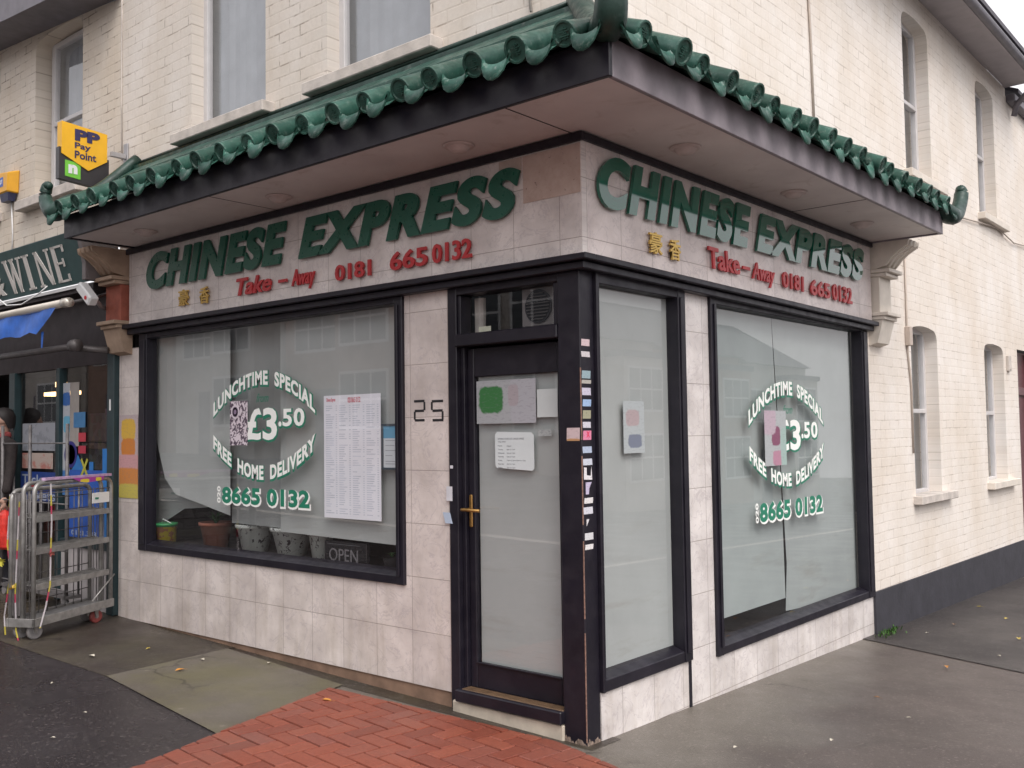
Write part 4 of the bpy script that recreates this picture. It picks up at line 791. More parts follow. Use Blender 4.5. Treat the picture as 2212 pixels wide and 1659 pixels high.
flat('poster', 'narrow pale poster with pink and blue patches in the narrow side window', 'poster', 'B', .40, .605, 1.42, 1.70, -.033, soft('pink_blue_poster', 'B', (.38, .41, .42), [(.49, 1.61, .09, .06, (.38, .30, .31)), (.51, 1.485, .09, .05, (.16, .18, .24))]))
flat('poster', 'pale pink poster with magenta centre covering the pound sign on the side window', 'poster', 'B', 2.07, 2.40, 1.29, 1.66, -.029, soft('magenta_poster', 'B', (.40, .42, .43), [(2.24, 1.49, .09, .09, (.22, .07, .13)), (2.14, 1.6, .14, .14, (.46, .36, .42)), (2.26, 1.34, .1, .07, (.44, .22, .30)), (2.37, 1.4, .08, .2, (.34, .45, .42))]))
po = flat('poster', 'faded orange and yellow poster fixed to the tiled pier left of the front window', 'poster', 'A', -4.612, -4.32, 1.06, 1.72, .004, soft('orange_yellow_poster', 'A', (.42, .34, .35), [(-4.47, 1.60, .15, .12, (.58, .36, .05)), (-4.47, 1.46, .15, .10, (.52, .18, .03)), (-4.45, 1.33, .3, .10, (.50, .27, .28)), (-4.47, 1.21, .3, .12, (.52, .20, .05)), (-4.45, 1.10, .25, .1, (.48, .40, .08))]))
# column of stickers down the corner post
stc = [(1.987, .030, (.62, .48, .50), 'pale pink two line sticker, topmost of the stack on the corner post'), (1.928, .024, (.6, .56, .58), 'blank whitish torn sticker second from the top of the corner post'),
 (1.826, .034, (.28, .38, .42), 'grey blue sticker with teal band on the corner post'), (1.790, .016, (.42, .40, .36), 'thin beige sticker strip below the teal banded one'), (1.741, .032, (.55, .52, .62), 'lilac white sticker tilted, above the light blue one'),
 (1.684, .030, (.32, .45, .66), 'light blue sticker between the lilac and the khaki ones'), (1.626, .036, (.33, .32, .22), 'khaki sticker with dark lines on the corner post'), (1.574, .026, (.58, .56, .62), 'white sticker with one dark line above the pink cross one'),
 (1.522, .040, (.66, .22, .34), 'bright pink sticker with red cross on the corner post'), (1.450, .028, (.40, .47, .60), 'pale blue square sticker leaning left below the pink one'), (1.389, .028, (.55, .58, .66), 'whitish blue sticker above the torn black patched one'),
 (1.333, .034, (.70, .68, .70), 'torn white sticker with a black hole in its middle'), (1.258, .032, (.50, .45, .60), 'violet white sticker with missing corner'), (1.197, .024, (.68, .66, .66), 'clean white sticker strip with faint print'),
 (1.148, .030, (.60, .60, .66), 'white sticker with small blue marks near the door handle height'), (1.089, .016, (.66, .64, .66), 'tiny torn triangle of white sticker'), (1.020, .030, (.60, .60, .62), 'white printed sticker, second from the bottom of the post'), (.968, .022, (.70, .68, .68), 'plain white sticker, lowest of the stack on the corner post')]
for i, (z, h, c_, lb) in enumerate(stc):
    hs_ = h * .92; a0, a1 = -.016 + random.uniform(0, .006), .060 + random.uniform(-.004, .004); sk = random.uniform(-.004, .004)
    sm = printed('sticker_print', 'B', c_, tuple(x * .35 for x in c_), (70, 160), .56, .6); m = MB()
    if i == 15: m.prism([P('B', .006, z + .016, .0006), P('B', .006, z - .018, .0006), P('B', .03, z + .016, .0006)], (.0008, 0, 0))
    elif i == 11: m.prism([P('B', a * 1.2 - .012, z + v, .0006) for a, v in ((.004, .03), (.022, .028), (.022, -.01), (.05, -.014), (.056, .034), (.06, -.034), (.002, -.03))], (.0008, 0, 0))
    elif i == 12: m.prism([P('B', a, z + v, .0006) for a, v in ((.004, .03), (.055, .03), (.034, .0), (.03, -.03), (.004, -.03))], (.0008, 0, 0))
    else: m.prism([P('B', a0, z - hs_ / 2 * 1.25, .0006), P('B', a1, z - hs_ / 2 * 1.25, .0006), P('B', a1 + sk, z + hs_ / 2 * 1.25, .0006), P('B', a0 + sk, z + hs_ / 2 * 1.25, .0006)], (.0008, 0, 0))
    st_ = tag(m.obj('sticker', sm), lb, 'sticker', 'stickers down the corner post')
    if i == 8:
        m = MB(); m.prism([P('B', .018, z - .01, .0016), P('B', .026, z - .01, .0016), P('B', .046, z + .02, .0016), P('B', .038, z + .02, .0016)], (.0003, 0, 0)); m.prism([P('B', .038, z - .01, .0020), P('B', .046, z - .01, .0020), P('B', .026, z + .02, .0020), P('B', .018, z + .02, .0020)], (.0003, 0, 0)); m.obj('cross_mark', simple('cross_red', (.7, .05, .12), .5), st_)
flat('sticker', 'torn pinkish sticker with orange edge on the door side of the post', 'sticker', 'A', -.092, -.012, 1.495, 1.56, .0215, soft('torn_pink', 'A', (.56, .44, .45), [(-.05, 1.495, .06, .016, (.45, .25, .12))]), 'stickers down the corner post', .002)
flat('torn_paper', 'white torn paper scrap on the door frame edge at handle height', 'paper', 'A', -.945, -.90, 1.165, 1.245, .0125, simple('scrap_white', (.62, .62, .66), .7), 'paper scraps on the left door frame')
flat('torn_paper', 'pale blue folded scrap low on the left door frame', 'paper', 'A', -.955, -.90, 1.04, 1.10, .0125, simple('scrap_blue', (.42, .5, .62), .7), 'paper scraps on the left door frame', -.02)
flat('torn_paper', 'tiny white scrap, uppermost on the left door frame', 'paper', 'A', -.915, -.893, 1.345, 1.362, .0125, simple('scrap_white2', (.6, .6, .64), .7), 'paper scraps on the left door frame')
flat('card', 'small cream card standing on the ledge of the fanlight', 'card', 'A', -.765, -.675, 2.089, 2.13, -.075, printed('card_print', 'A', (.66, .66, .52), (.3, .35, .3), (60, 60), .55, .5))
# pots on the display shelf
def pot(x, y, z, r0, r1, h, mat, name='flower_pot', label='', rim=True, soil=True):
    t = thing(name, label, 'plant pot', None); m = MB(); pr = [(r0, 0), (r1 * .96, h * .86)] + ([(r1 * 1.06, h * .87), (r1 * 1.08, h), (r1 * .96, h), (r1 * .92, h * .9)] if rim else [(r1, h), (r1 * .94, h), (r1 * .92, h * .9)])
    m.lathe((x, y, z), pr, 24); m.obj('pot', mat, t); m = MB(); m.lathe((x, y, z + h * .88), [(r1 * .93, 0), (r1 * .5, .008)], 16); m.obj('soil', simple('potting_soil', (.03, .022, .015), .9), t); return t
k = N('white_pot_branches'); v = k.noise(13, 2, None, .5, 1.2); vv = k.math('ABSOLUTE', k.math('SUBTRACT', v, .5)); dots = k.ramp(k.noise(26, 2), (.62, 0.), (.66, 1.)); f_ = k.math('MAXIMUM', k.math('MULTIPLY', k.ramp(vv, (.008, 1.), (.016, 0.)), k.ramp(k.noise(6), (.45, 0.), (.5, 1.))), dots)
k.col(k.mix(f_, (.62, .65, .62), (.06, .05, .06))).rough(.35); WPOT = k.m
LEAF = simple('dark_leaf', (.025, .085, .025), .5, .3, 20)
def spiky(t, x, y, z, n, ln, mat):
    for i in range(n):
        a = random.uniform(0, 6.28); l = ln * random.uniform(.6, 1); m = MB(); d = Vector((math.cos(a), math.sin(a), 0)) * random.uniform(.4, 1); s = Vector((-math.sin(a), math.cos(a), 0)); pv = None
        for q in range(6):
            tt = q / 5; c_ = Vector((x, y, z)) + d * l * tt * .8 + Vector((0, 0, 1)) * l * (tt * 1.1 - tt * tt * .75); w = .011 * math.sin(math.pi * (.12 + tt * .87)) + .0008
            cur = (m.b.verts.new(c_ - s * w), m.b.verts.new(c_ + s * w + Vector((0, 0, .002))))
            if pv: m.b.faces.new((pv[0], cur[0], cur[1], pv[1]))
            pv = cur
        m.obj('leaf', mat, t)
tp = pot(-3.66, .27, .70, .085, .12, .19, simple('terracotta', (.22, .075, .045), .8, .15, bump=.2), label='terracotta pot with spiky green plant behind the front window'); spiky(tp, -3.66, .27, .87, 16, .24, LEAF)
# ripples on the ribbed terracotta pot are in its own surface
for (x, r1, lb) in ((-3.20, .135, 'wide white pot with dark branch pattern, first right of the terracotta pot'), (-2.76, .145, 'widest white branch patterned pot, in the middle of the window shelf'), (-2.34, .085, 'narrow tall white branch patterned pot next to the open sign')): 
    t_p = pot(x, .30 if r1 > .1 else .22, .70, r1 * .66, r1, .20, WPOT, label=lb); t_p['group'] = 'white patterned pots on the window shelf'
k = N('tub_print'); sp = k.n('SeparateXYZ'); k.l(k.obj(), sp.inputs[0]); k.col(k.mix(k.math('GREATER_THAN', sp.outputs[2], .84), k.mix(k.ramp(k.noise(18), (.5, 0.), (.54, 1.)), (.62, .50, .04), (.45, .2, .1)), (.04, .30, .10))).rough(.4)
tb = thing('plastic_tub', 'yellow plastic tub with green rim at the left end of the window shelf', 'tub'); m = MB(); m.lathe((-4.16, .15, .70), [(.068, 0), (.08, .15), (.084, .15), (.084, .168), (.076, .168)], 22); m.obj('tub', k.m, tb); m = MB(); m.tube([(-4.235, .15, .865), (-4.16, .12, .90), (-4.085, .15, .865)], .004, 6); m.obj('handle', WHT, tb)
# dark LED "OPEN" sign
os_ = thing('open_sign', 'unlit black sign reading OPEN on the window shelf behind the front glass', 'sign'); m = MB(); m.wb('A', -2.17, -1.76, .702, .86, -.14, -.11, .004); m.obj('sign_box', simple('sign_box_black', (.015, .014, .016), .3), os_)
lettering('lettering', 'OPEN', simple('unlit_led', (.16, .15, .16), .6), os_, FA(-.1095), (-2.12, -1.84, .735, .815), .002, -.0)
m = MB(); [m.wb('A', *q, -.1098, -.1085) for q in ((-2.14, -1.82, .712, .715), (-2.14, -1.82, .84, .843))]; m.obj('sign_border', simple('unlit_led2', (.10, .10, .11), .6), os_)
sp_ = thing('small_plant', 'small leafy plant in a dark pot right of the open sign', 'plant'); m = MB(); m.lathe((-1.68, .25, .70), [(.05, 0), (.06, .07)], 14); m.obj('pot', DARK, sp_); spiky(sp_, -1.68, .25, .77, 7, .10, simple('pale_leaf', (.10, .22, .08), .5))

# wine shop posters
def wposter(label, x0, x1, z0, z1, mat, y=-.012, **k_): return flat('poster', label, 'poster', 'A', x0, x1, z0, z1, -y, mat, 'posters on the wine shop front')
WG = simple('wp_grey', (.30, .30, .33), .6); bl = simple('wp_blue', (.015, .08, .36), .45, .25, 6)
wposter('grey white sheet of small cards on the wine shop door', -6.42, -5.76, 1.43, 1.68, printed('wp_cards', 'A', (.26, .27, .30), (.12, .13, .15), (8, 10)), y=.004)
wposter('beige notice with red block on the wine shop door', -6.42, -5.80, 1.27, 1.41, printed('wp_beige', 'A', (.42, .34, .30), (.40, .10, .08), (4, 5), .5, .7), y=.004)
tk = wposter('blue ticket poster with red block on the wine shop door', -6.45, -5.72, .98, 1.24, simple('wp_ticket', (.02, .05, .22), .5), y=.004)
for z in (1.125, .985): lettering('poster_lettering', 'Tickets', simple('ticket_white', (.34, .38, .46), .6), tk, FA(-.0025), (-6.42, -5.75, z, z + .09), .0006, .01)
m = MB(); m.wb('A', -6.38, -6.05, 1.07, 1.125, -.0027, -.0015); m.obj('red_block', simple('ticket_red', (.35, .02, .03), .6), tk)
wposter('tall pale blue and white poster beside the wine shop door post', -5.595, -5.47, 1.05, 2.02, soft('wp_pale', 'A', (.42, .44, .48), [(-5.53, 1.88, .1, .08, (.03, .12, .38)), (-5.52, 1.66, .09, .1, (.12, .36, .52)), (-5.53, 1.15, .12, .16, (.05, .16, .40))]), y=-.004)
wposter('beige strip poster with blue square on the wine shop window', -5.465, -5.30, 1.47, 2.02, simple('wp_beige2', (.30, .27, .25), .6), y=-.004)
wposter('blue square sticker high on the wine shop window', -5.39, -5.18, 1.63, 1.76, simple('wp_cyan', (.04, .16, .34), .5), y=-.008)
wposter('upper red square sticker on the wine shop window', -5.30, -5.17, 1.51, 1.585, simple('wp_red', (.42, .03, .05), .5), y=-.008); wposter('lower red square sticker on the wine shop window', -5.30, -5.17, 1.41, 1.475, simple('wp_red', (.42, .03, .06), .5), y=-.008)
bp = wposter('large bright blue poster filling the lower wine shop window', -5.46, -4.75, .70, 1.27, bl, y=-.006)
m = MB(); m.prism([P('A', a, v, .0075) for a, v in ((-5.42, 1.27), (-5.20, 1.27), (-5.31, 1.40), (-5.36, 1.33))], (0, -.001, 0)); m.wb('A', -5.11, -5.04, 1.27, 1.34, .006, .007); m.wb('A', -4.88, -4.75, .72, 1.45, .0075, .009); m.obj('light_blue_panel', simple('wp_lightblue', (.02, .16, .46), .45), bp)
lettering('poster_lettering', '0121.383', simple('wp_num', (.30, .34, .44), .6), bp, FA(.0075), (-5.42, -4.98, .72, .76), .0006, .02)
m = MB(); m.lathe(P('A', -5.44, 1.40, .0075), [(.115, 0), (.115, .002), (.085, .002), (.085, 0)], 26, (0, -1, 0)); rg = m.obj('ring_sticker', simple('wp_navy', (.02, .015, .16), .5)); tag(rg, 'navy ring shaped sticker on the wine shop window behind the cage', 'sticker')
m = MB(); m.prism([P('A', a, v, .0085) for a, v in ((-5.26, 1.355), (-5.235, 1.37), (-5.12, 1.22), (-5.145, 1.205))], (0, -.001, 0)); m.prism([P('A', a, v, .0105) for a, v in ((-5.145, 1.37), (-5.12, 1.355), (-5.235, 1.205), (-5.26, 1.22))], (0, -.001, 0)); tag(m.obj('cross_sticker', simple('wp_yellow', (.42, .40, .05), .5)), 'small yellow cross sticker on the wine shop window', 'sticker')
tag(T('warning_sign', simple('ws_white', (.4, .4, .44), .5), [('A', -6.60, -6.52, 1.62, 1.69, .041, .044)], None), 'small white sign with red band on the wine shop door post', 'sign')
o = bpy.data.objects['warning_sign']; m = MB(); m.wb('A', -6.595, -6.525, 1.65, 1.662, .0445, .046); m.obj('red_band', simple('ws_red', (.5, .05, .08), .5), o)
flat('white_tag', 'narrow white tag on the dark green post left of the tiled pier', 'tag', 'A', -4.70, -4.675, 1.76, 1.85, .0455, WHT)

# ================================================================= roll cages
STEEL = simple('zinc_steel', (.30, .29, .28), .45, .25, 18, .55); STEELD = simple('dirty_steel', (.15, .14, .14), .55, .3, 14, .4)
def bent(p, q, h, rad, r_=.07):    # inverted-U frame between base points p and q
    p, q = Vector(p), Vector(q); d = (q - p).normalized(); up = Vector((0, 0, 1)); pts = [p]
    for i in range(6): t = i / 5 * math.pi / 2; pts.append(p + up * (h - r_ + r_ * math.sin(t)) + d * (r_ - r_ * math.cos(t)))
    for i in range(6): t = math.pi / 2 - i / 5 * math.pi / 2; pts.append(q + up * (h - r_ + r_ * math.sin(t)) - d * (r_ - r_ * math.cos(t)))
    return pts + [q]
RC = thing('roll_cage', 'grey metal roll cage with shelves, plastic tape and red castor against the tiled pier', 'trolley')
e0 = Vector((-4.14, -.875, .0)); e1 = Vector((-4.50, -.13, .0)); dn = (e1 - e0).normalized(); ds = Vector((-dn.y, dn.x, 0)); ds = ds if ds.x < 0 else -ds; Lc = (e1 - e0).length; Dc = .19; z0 = .27; ht = .985
Q = lambda s, t, z: e0 + dn * s + ds * t + Vector((0, 0, z))
for t in (0., .09, Dc):
    m = MB(); m.tube(bent(Q(0, t, z0 - .03), Q(Lc, t, z0 - .03), ht if t < .15 else ht - .05, .016), .016, 10); m.obj('end_frame', STEEL, RC)
m = MB()
for t in (0., Dc):
    for i in range(1, 9):
        if t == 0: break
        s = Lc * i / 9; m.tube([Q(s, t, z0), Q(s, t, z0 + ht - .1)], .0035, 5)
    for z in (.37, .46, .56, .72, .85, .93, 1.0, 1.10, 1.15):
        if t == 0 and z not in (1.15,): continue
        m.tube([Q(.01, t, z), Q(Lc - .01, t, z)], .0035, 5)
for i in range(1, 6): m.tube([Q(.0, Dc * i / 6, z0), Q(.0, Dc * i / 6, 1.15)], .0035, 5); m.tube([Q(Lc, Dc * i / 6, z0), Q(Lc, Dc * i / 6, 1.15)], .0035, 5)
m.obj('wire_mesh', STEELD, RC)
def slabbox(m, s0, s1, t0, t1, z0_, z1_): m.hexa([Q(s0, t0, z0_), Q(s1, t0, z0_), Q(s1, t1, z0_), Q(s0, t1, z0_), Q(s0, t0, z1_), Q(s1, t0, z1_), Q(s1, t1, z1_), Q(s0, t1, z1_)], .002)
for z in (.98, .755, .505):
    m = MB(); slabbox(m, .02, Lc - .02, .0, .13, z, z + .006); slabbox(m, .02, Lc - .02, -.006, .006, z - .03, z + .012); slabbox(m, .02, Lc - .02, .125, .135, z - .01, z + .02)
    for q in range(2): slabbox(m, .03, Lc - .03, .04 + q * .05, .048 + q * .05, z + .006, z + .014)
    m.obj('shelf', STEEL, RC)
m = MB(); slabbox(m, -.015, Lc + .015, -.015, Dc + .015, .255, .268); slabbox(m, -.02, Lc + .02, -.02, -.004, .225, .285); slabbox(m, -.02, Lc + .02, Dc + .004, Dc + .02, .225, .285); slabbox(m, -.02, -.004, -.02, Dc, .225, .284); m.obj('base', STEEL, RC)
m = MB(); slabbox(m, .0, .008, .10, Dc - .0, .3, 1.16); m.obj('side_panel', STEELD, RC)
m = MB(); m.tube([Q(.60, -.01, .30), Q(.86, -.01, .47)], .006, 6); m.obj('brace', STEEL, RC)
RWH = simple('red_wheel', (.22, .045, .04), .5, .2); GWH = simple('grey_wheel', (.18, .17, .17), .6, .2)
for s, t, mt in ((.06, .04, GWH), (Lc - .12, .04, RWH), (.06, Dc - .04, GWH), (Lc - .08, Dc - .04, GWH)):
    c_ = Q(s, t, 0); g0 = gz(c_.x, c_.y); R_ = .055 if mt is GWH else .05; c_.z = g0 + R_ + .004; axv = (ds + dn * .4).normalized()
    m = MB(); m.lathe(c_ - axv * .016, [(R_ * .85, 0), (R_, .006), (R_, .026), (R_ * .85, .032)], 20, axv); wh = m.obj('wheel', mt, RC)
    m = MB(); m.lathe(c_ - axv * .02, [(R_ * .3, 0), (R_ * .3, .04)], 12, axv); m.hexa([c_ + axv * q * .022 + dn * a + Vector((0, 0, b)) for q in (-1, 1) for a, b in ((-.012, -.01), (.012, -.01), (.03, R_ + .02), (-.03, R_ + .02))]); m.tube([c_ + Vector((0, 0, R_ + .01)), Vector((c_.x, c_.y, .24))], .014, 8); m.obj('castor_fork', STEEL, RC)
m = MB(); slabbox(m, .60, .80, -.008, -.004, 1.04, 1.12); pl = m.obj('label_plate', WHT, RC); m = MB(); slabbox(m, .63, .67, -.0095, -.0082, 1.07, 1.085); m.obj('green_mark', VGRN, pl)
def tape(pts, wd, mat, nm='tape'):
    m = MB(); pv = None
    for p in pts: cur = (m.b.verts.new(p), m.b.verts.new(p + dn * wd)); (m.b.faces.new((pv[0], pv[1], cur[1], cur[0])) if pv else None); pv = cur
    return m.obj(nm, mat, RC)
k = N('warning_tape'); mp = k.n('TexCoord'); sp = k.n('SeparateXYZ'); k.l(mp.outputs['Object'], sp.inputs[0]); fr_ = k.math('FRACT', k.math('MULTIPLY', sp.outputs[2], 3.3)); k.col(k.ramp(fr_, (.0, (.6, .55, .58)), (.3, (.5, .06, .12)), (.5, (.6, .5, .08)), (.75, (.62, .58, .6)))).rough(.5); k.t.nodes['Color Ramp'].color_ramp.interpolation = 'CONSTANT'; TP = k.m
tape([Q(.13, -.02, 1.22), Q(.13, -.03, .95), Q(.135, -.02, .7), Q(.12, -.03, .5), Q(.08, -.03, .36), Q(.0, -.05, .22)], .016, TP); tape([Q(-.01, .12, 1.10), Q(-.015, .13, .8), Q(-.02, .14, .45), Q(-.02, .13, .2), Q(-.03, .10, .13)], .014, TP); tape([Q(-.01, .20, 1.15), Q(-.02, .21, .8), Q(-.01, .19, .6), Q(-.03, .22, .3), Q(-.03, .21, .17)], .014, TP)
PUR = simple('violet_tape', (.45, .30, .46), .5, .2, 30)
m = MB()
for q in range(12): s = .09 + q * .06; m.hexa([Q(s + a, b, 1.252 + .0 * q + c_) for a, c_ in ((0, -.006), (.06, -.006), (.06, .012), (0, .012)) for b in (-.02, .02)] if False else [Q(s, -.019, 1.243), Q(s + .06, -.019, 1.243), Q(s + .06, .018, 1.243), Q(s, .018, 1.243), Q(s, -.019, 1.262), Q(s + .06, -.019, 1.262), Q(s + .06, .018, 1.262), Q(s, .018, 1.262)])
m.obj('tape', PUR, RC)
m = MB(); m.prism([Q(s, -.022, z) for s, z in ((.36, 1.245), (.72, 1.245), (.70, 1.215), (.52, 1.205), (.44, 1.215))], ds * -.002); m.obj('torn_wrap', soft('wrap_print', 'B', (.36, .05, .30), [(-.42, 1.22, .06, .02, (.7, .55, .05)), (-.28, 1.225, .04, .02, (.7, .55, .05))]), RC)
for (s, t, z, r_) in ((-.02, .28, .68, .035), (.02, .15, .60, .022), (-.02, .16, .50, .02), (.14, -.03, .72, .018)):
    m = MB()
    for q in range(9): a = Vector([random.gauss(0, 1) for _ in range(3)]).normalized(); b = a.orthogonal().normalized(); c_ = Q(s, t, z) + a * r_ * .4; m.poly([c_ + a * r_, c_ + b * r_ * .7, c_ - a * r_ * .3, c_ - b * r_ * .5])
    m.obj('tape_knot', simple('knot_tape', random.choice([(.5, .32, .04), (.55, .5, .06), (.4, .12, .1)]), .6), RC)
rebase(RC, (e0.x, e0.y, .12))
# taller cage of bare posts behind
R2 = thing('tall_roll_cage', 'taller empty roll cage of bare grey posts behind the shelved one', 'trolley')
for x in (-6.30, -5.74, -5.05):
    m = MB(); m.tube([(x, -.22, .24), (x, -.22, 1.66)], .015, 8); m.tube([(x, -.12, .24), (x, -.12, 1.2)], .010, 6); m.obj('post', STEELD, R2)
for z in (.30, .62, 1.0, 1.50): m = MB(); m.tube([(-6.32, -.22, z), (-5.03, -.22, z)], .007, 6); m.obj('rail', STEELD, R2)
for x in (-6.25, -5.1):
    m = MB(); m.lathe((x, -.19, .20), [(.04, 0), (.04, .03)], 16, (0, -1, 0)); m.obj('wheel', GWH, R2)
m = MB(); m.box(-6.32, -5.03, -.23, -.10, .235, .26); m.obj('base', STEELD, R2); rebase(R2, (-5.7, -.2, .15))

# ================================================================= person at the far left with a bag
def skin(joints, edges, name, mat, parent, root=0):
    me = bpy.data.meshes.new(name); me.from_pydata([j[0] for j in joints], edges, []); o = bpy.data.objects.new(name, me); COL.objects.link(o)
    md = o.modifiers.new('s', 'SKIN'); sv = me.skin_vertices[0].data
    for i, j in enumerate(joints): rr = j[1]; sv[i].radius = (rr, rr) if not isinstance(rr, tuple) else rr; sv[i].use_root = (i == root)
    md.use_smooth_shade = True; o.modifiers.new('u', 'SUBSURF').levels = 2; dg = bpy.context.evaluated_depsgraph_get(); dg.update(); nm = bpy.data.meshes.new_from_object(o.evaluated_get(dg)); bpy.data.objects.remove(o)
    nm.materials.clear(); nm.materials.append(mat); q = bpy.data.objects.new(name, nm); COL.objects.link(q); q.parent = parent; return q
PX, PY = -6.55, -.12; G = gz(PX, PY)
PR = thing('person', 'person in dark clothes and maroon scarf holding a red bag at the left edge', 'person')
V = lambda x, y, z: (PX + x, PY + y, G + z)
SKN = simple('skin', (.40, .24, .18), .55, .08); COAT = simple('dark_coat', (.025, .018, .018), .85, .4, 30); TRS = simple('dark_trousers', (.015, .014, .02), .8, .2)
skin([(V(0, 0, .86), (.15, .11)), (V(0, 0, 1.02), (.14, .10)), (V(0, 0, 1.22), (.17, .11)), (V(0, 0, 1.36), (.13, .09)), (V(0, 0, 1.43), .055),
      (V(.17, -.01, 1.33), .065), (V(.235, -.03, 1.10), .052), (V(.27, -.08, .88), .042), (V(-.17, -.01, 1.33), .065), (V(-.235, -.02, 1.10), .052), (V(-.25, -.06, .88), .042), (V(.0, 0, .70), (.165, .13))],
     [(0, 1), (1, 2), (2, 3), (3, 4), (3, 5), (5, 6), (6, 7), (3, 8), (8, 9), (9, 10), (0, 11)], 'coat', COAT, PR)
bd = skin([(V(0, 0, .80), (.13, .10)), (V(.09, 0, .76), .085), (V(.10, -.01, .44), .058), (V(.10, .02, .09), .042), (V(.10, -.12, .035), .036), (V(-.09, 0, .76), .085), (V(-.10, -.01, .44), .058), (V(-.10, .02, .09), .042), (V(-.10, -.12, .035), .036)],
     [(0, 1), (1, 2), (2, 3), (3, 4), (0, 5), (5, 6), (6, 7), (7, 8)], 'trousers', TRS, PR)
hd = skin([(V(0, .01, 1.40), .052), (V(0, .0, 1.475), .058), (V(0, -.005, 1.545), (.078, .092)), (V(0, .005, 1.60), (.07, .082)), (V(0, -.088, 1.50), .022), (V(0, -.105, 1.535), .012), (V(.076, .01, 1.54), .014), (V(-.076, .01, 1.54), .014)], [(0, 1), (1, 2), (2, 3), (1, 4), (2, 5), (2, 6), (2, 7)], 'head', SKN, PR)
m = MB(); [m.lathe(V(sx_ * .03, -.083, 1.553), [(.001, -.004), (.010, 0), (.001, .004)], 10, (0, -1, 0)) for sx_ in (-1, 1)]; m.obj('eye', DARK, hd)
m = MB(); m.tube([V(-.022, -.093, 1.492), V(0, -.098, 1.490), V(.022, -.093, 1.492)], .004, 6); m.obj('mouth', simple('lips', (.25, .08, .07), .5), hd)
m = MB(); rows = []
for i in range(9):
    ph = math.pi * i / 8 * .62; n_ = 20; row = []
    for q in range(n_):
        th = 2 * math.pi * q / n_; front = max(0, -math.sin(th)); pp = min(ph, .95 + (1 - front) * 1.6) if front > .35 else ph
        row.append(m.b.verts.new(V(.088 * math.sin(pp) * math.cos(th), .012 + .102 * math.sin(pp) * math.sin(th), 1.575 + .098 * math.cos(pp) - (.03 if i > 6 and front < .3 else 0) * (i - 6))))
    rows.append(row)
for a, b in zip(rows, rows[1:]):
    for q in range(20): fc = m.b.faces.new((a[q], a[(q + 1) % 20], b[(q + 1) % 20], b[q])); fc.smooth = True
bmesh.ops.remove_doubles(m.b, verts=m.b.verts[:], dist=.0005); m.obj('hair', simple('dark_hair', (.012, .008, .008), .6), PR)
skin([(V(-.07, -.02, 1.40), .04), (V(0, -.08, 1.39), .045), (V(.07, -.02, 1.40), .04), (V(.03, .05, 1.42), .04), (V(.03, -.10, 1.28), .035)], [(0, 1), (1, 2), (2, 3), (1, 4)], 'scarf', simple('maroon_scarf', (.20, .035, .035), .8, .3, 25), PR)
for sx_ in (1, -1):
    hb = Vector(V(.272 * sx_ if sx_ > 0 else -.252, -.082 if sx_ > 0 else -.065, .86)); m = None
    jt = [(hb, .026), (hb + Vector((0, -.01, -.045)), (.032, .018)), (hb + Vector((0, -.012, -.075)), (.034, .017))]; ed = [(0, 1), (1, 2)]
    for q in range(4):
        dx = (-.027 + q * .018); b = len(jt); ln = (.030, .036, .034, .026)[q]; jt += [(hb + Vector((.004, dx - .01, -.095)), .009), (hb + Vector((-.006 * sx_, dx - .012, -.095 - ln)), .008), (hb + Vector((-.024 * sx_, dx - .012, -.10 - ln * 1.1)), .007)]; ed += [(2, b), (b, b + 1), (b + 1, b + 2)]
    b = len(jt); jt += [(hb + Vector((-.018 * sx_, -.035, -.05)), .011), (hb + Vector((-.03 * sx_, -.045, -.085)), .009)]; ed += [(1, b), (b, b + 1)]
    skin(jt, ed, 'hand', SKN, PR)
m = MB(); m.wb('A', PX - .2, PX - .19, G + .01, G + .02, 0, .01); m.b.free()
rebase(PR, (PX, PY, G))
BG = thing('shopping_bag', 'bright red carrier bag with yellow patch hanging from the hand of the person', 'bag')
bx, by = PX + .275, PY - .09
m = MB(); n = 14; rings = []
for z, rx, ry in ((.40, .10, .055), (.42, .125, .075), (.52, .14, .085), (.62, .12, .07), (.70, .08, .045), (.745, .04, .02)):
    rings.append([m.b.verts.new((bx + math.cos(2 * math.pi * q / n) * rx * (1 + .12 * random.uniform(-1, 1)), by + math.sin(2 * math.pi * q / n) * ry * (1 + .2 * random.uniform(-1, 1)), G + z)) for q in range(n)])
for a, b in zip(rings, rings[1:]): [m.b.faces.new((a[q], a[(q + 1) % n], b[(q + 1) % n], b[q])) for q in range(n)]
m.b.faces.new(rings[0][::-1]); m.obj('bag_body', simple('red_plastic_bag', (.55, .03, .02), .4, .2, 20), BG)
m = MB(); m.tube([(bx - .03, by, G + .73), (bx - .01, by + .0, G + .775), (bx + .03, by, G + .73)], .006, 6); m.obj('bag_handle', simple('red_handle', (.5, .03, .02), .4), BG)
m = MB(); m.lathe((bx - .02, by - .085, G + .54), [(.05, 0), (.045, .006)], 12, (-.2, -1, 0)); m.obj('yellow_patch', simple('bag_yellow', (.55, .38, .04), .5), BG)
rebase(BG, (bx, by, G + .4))

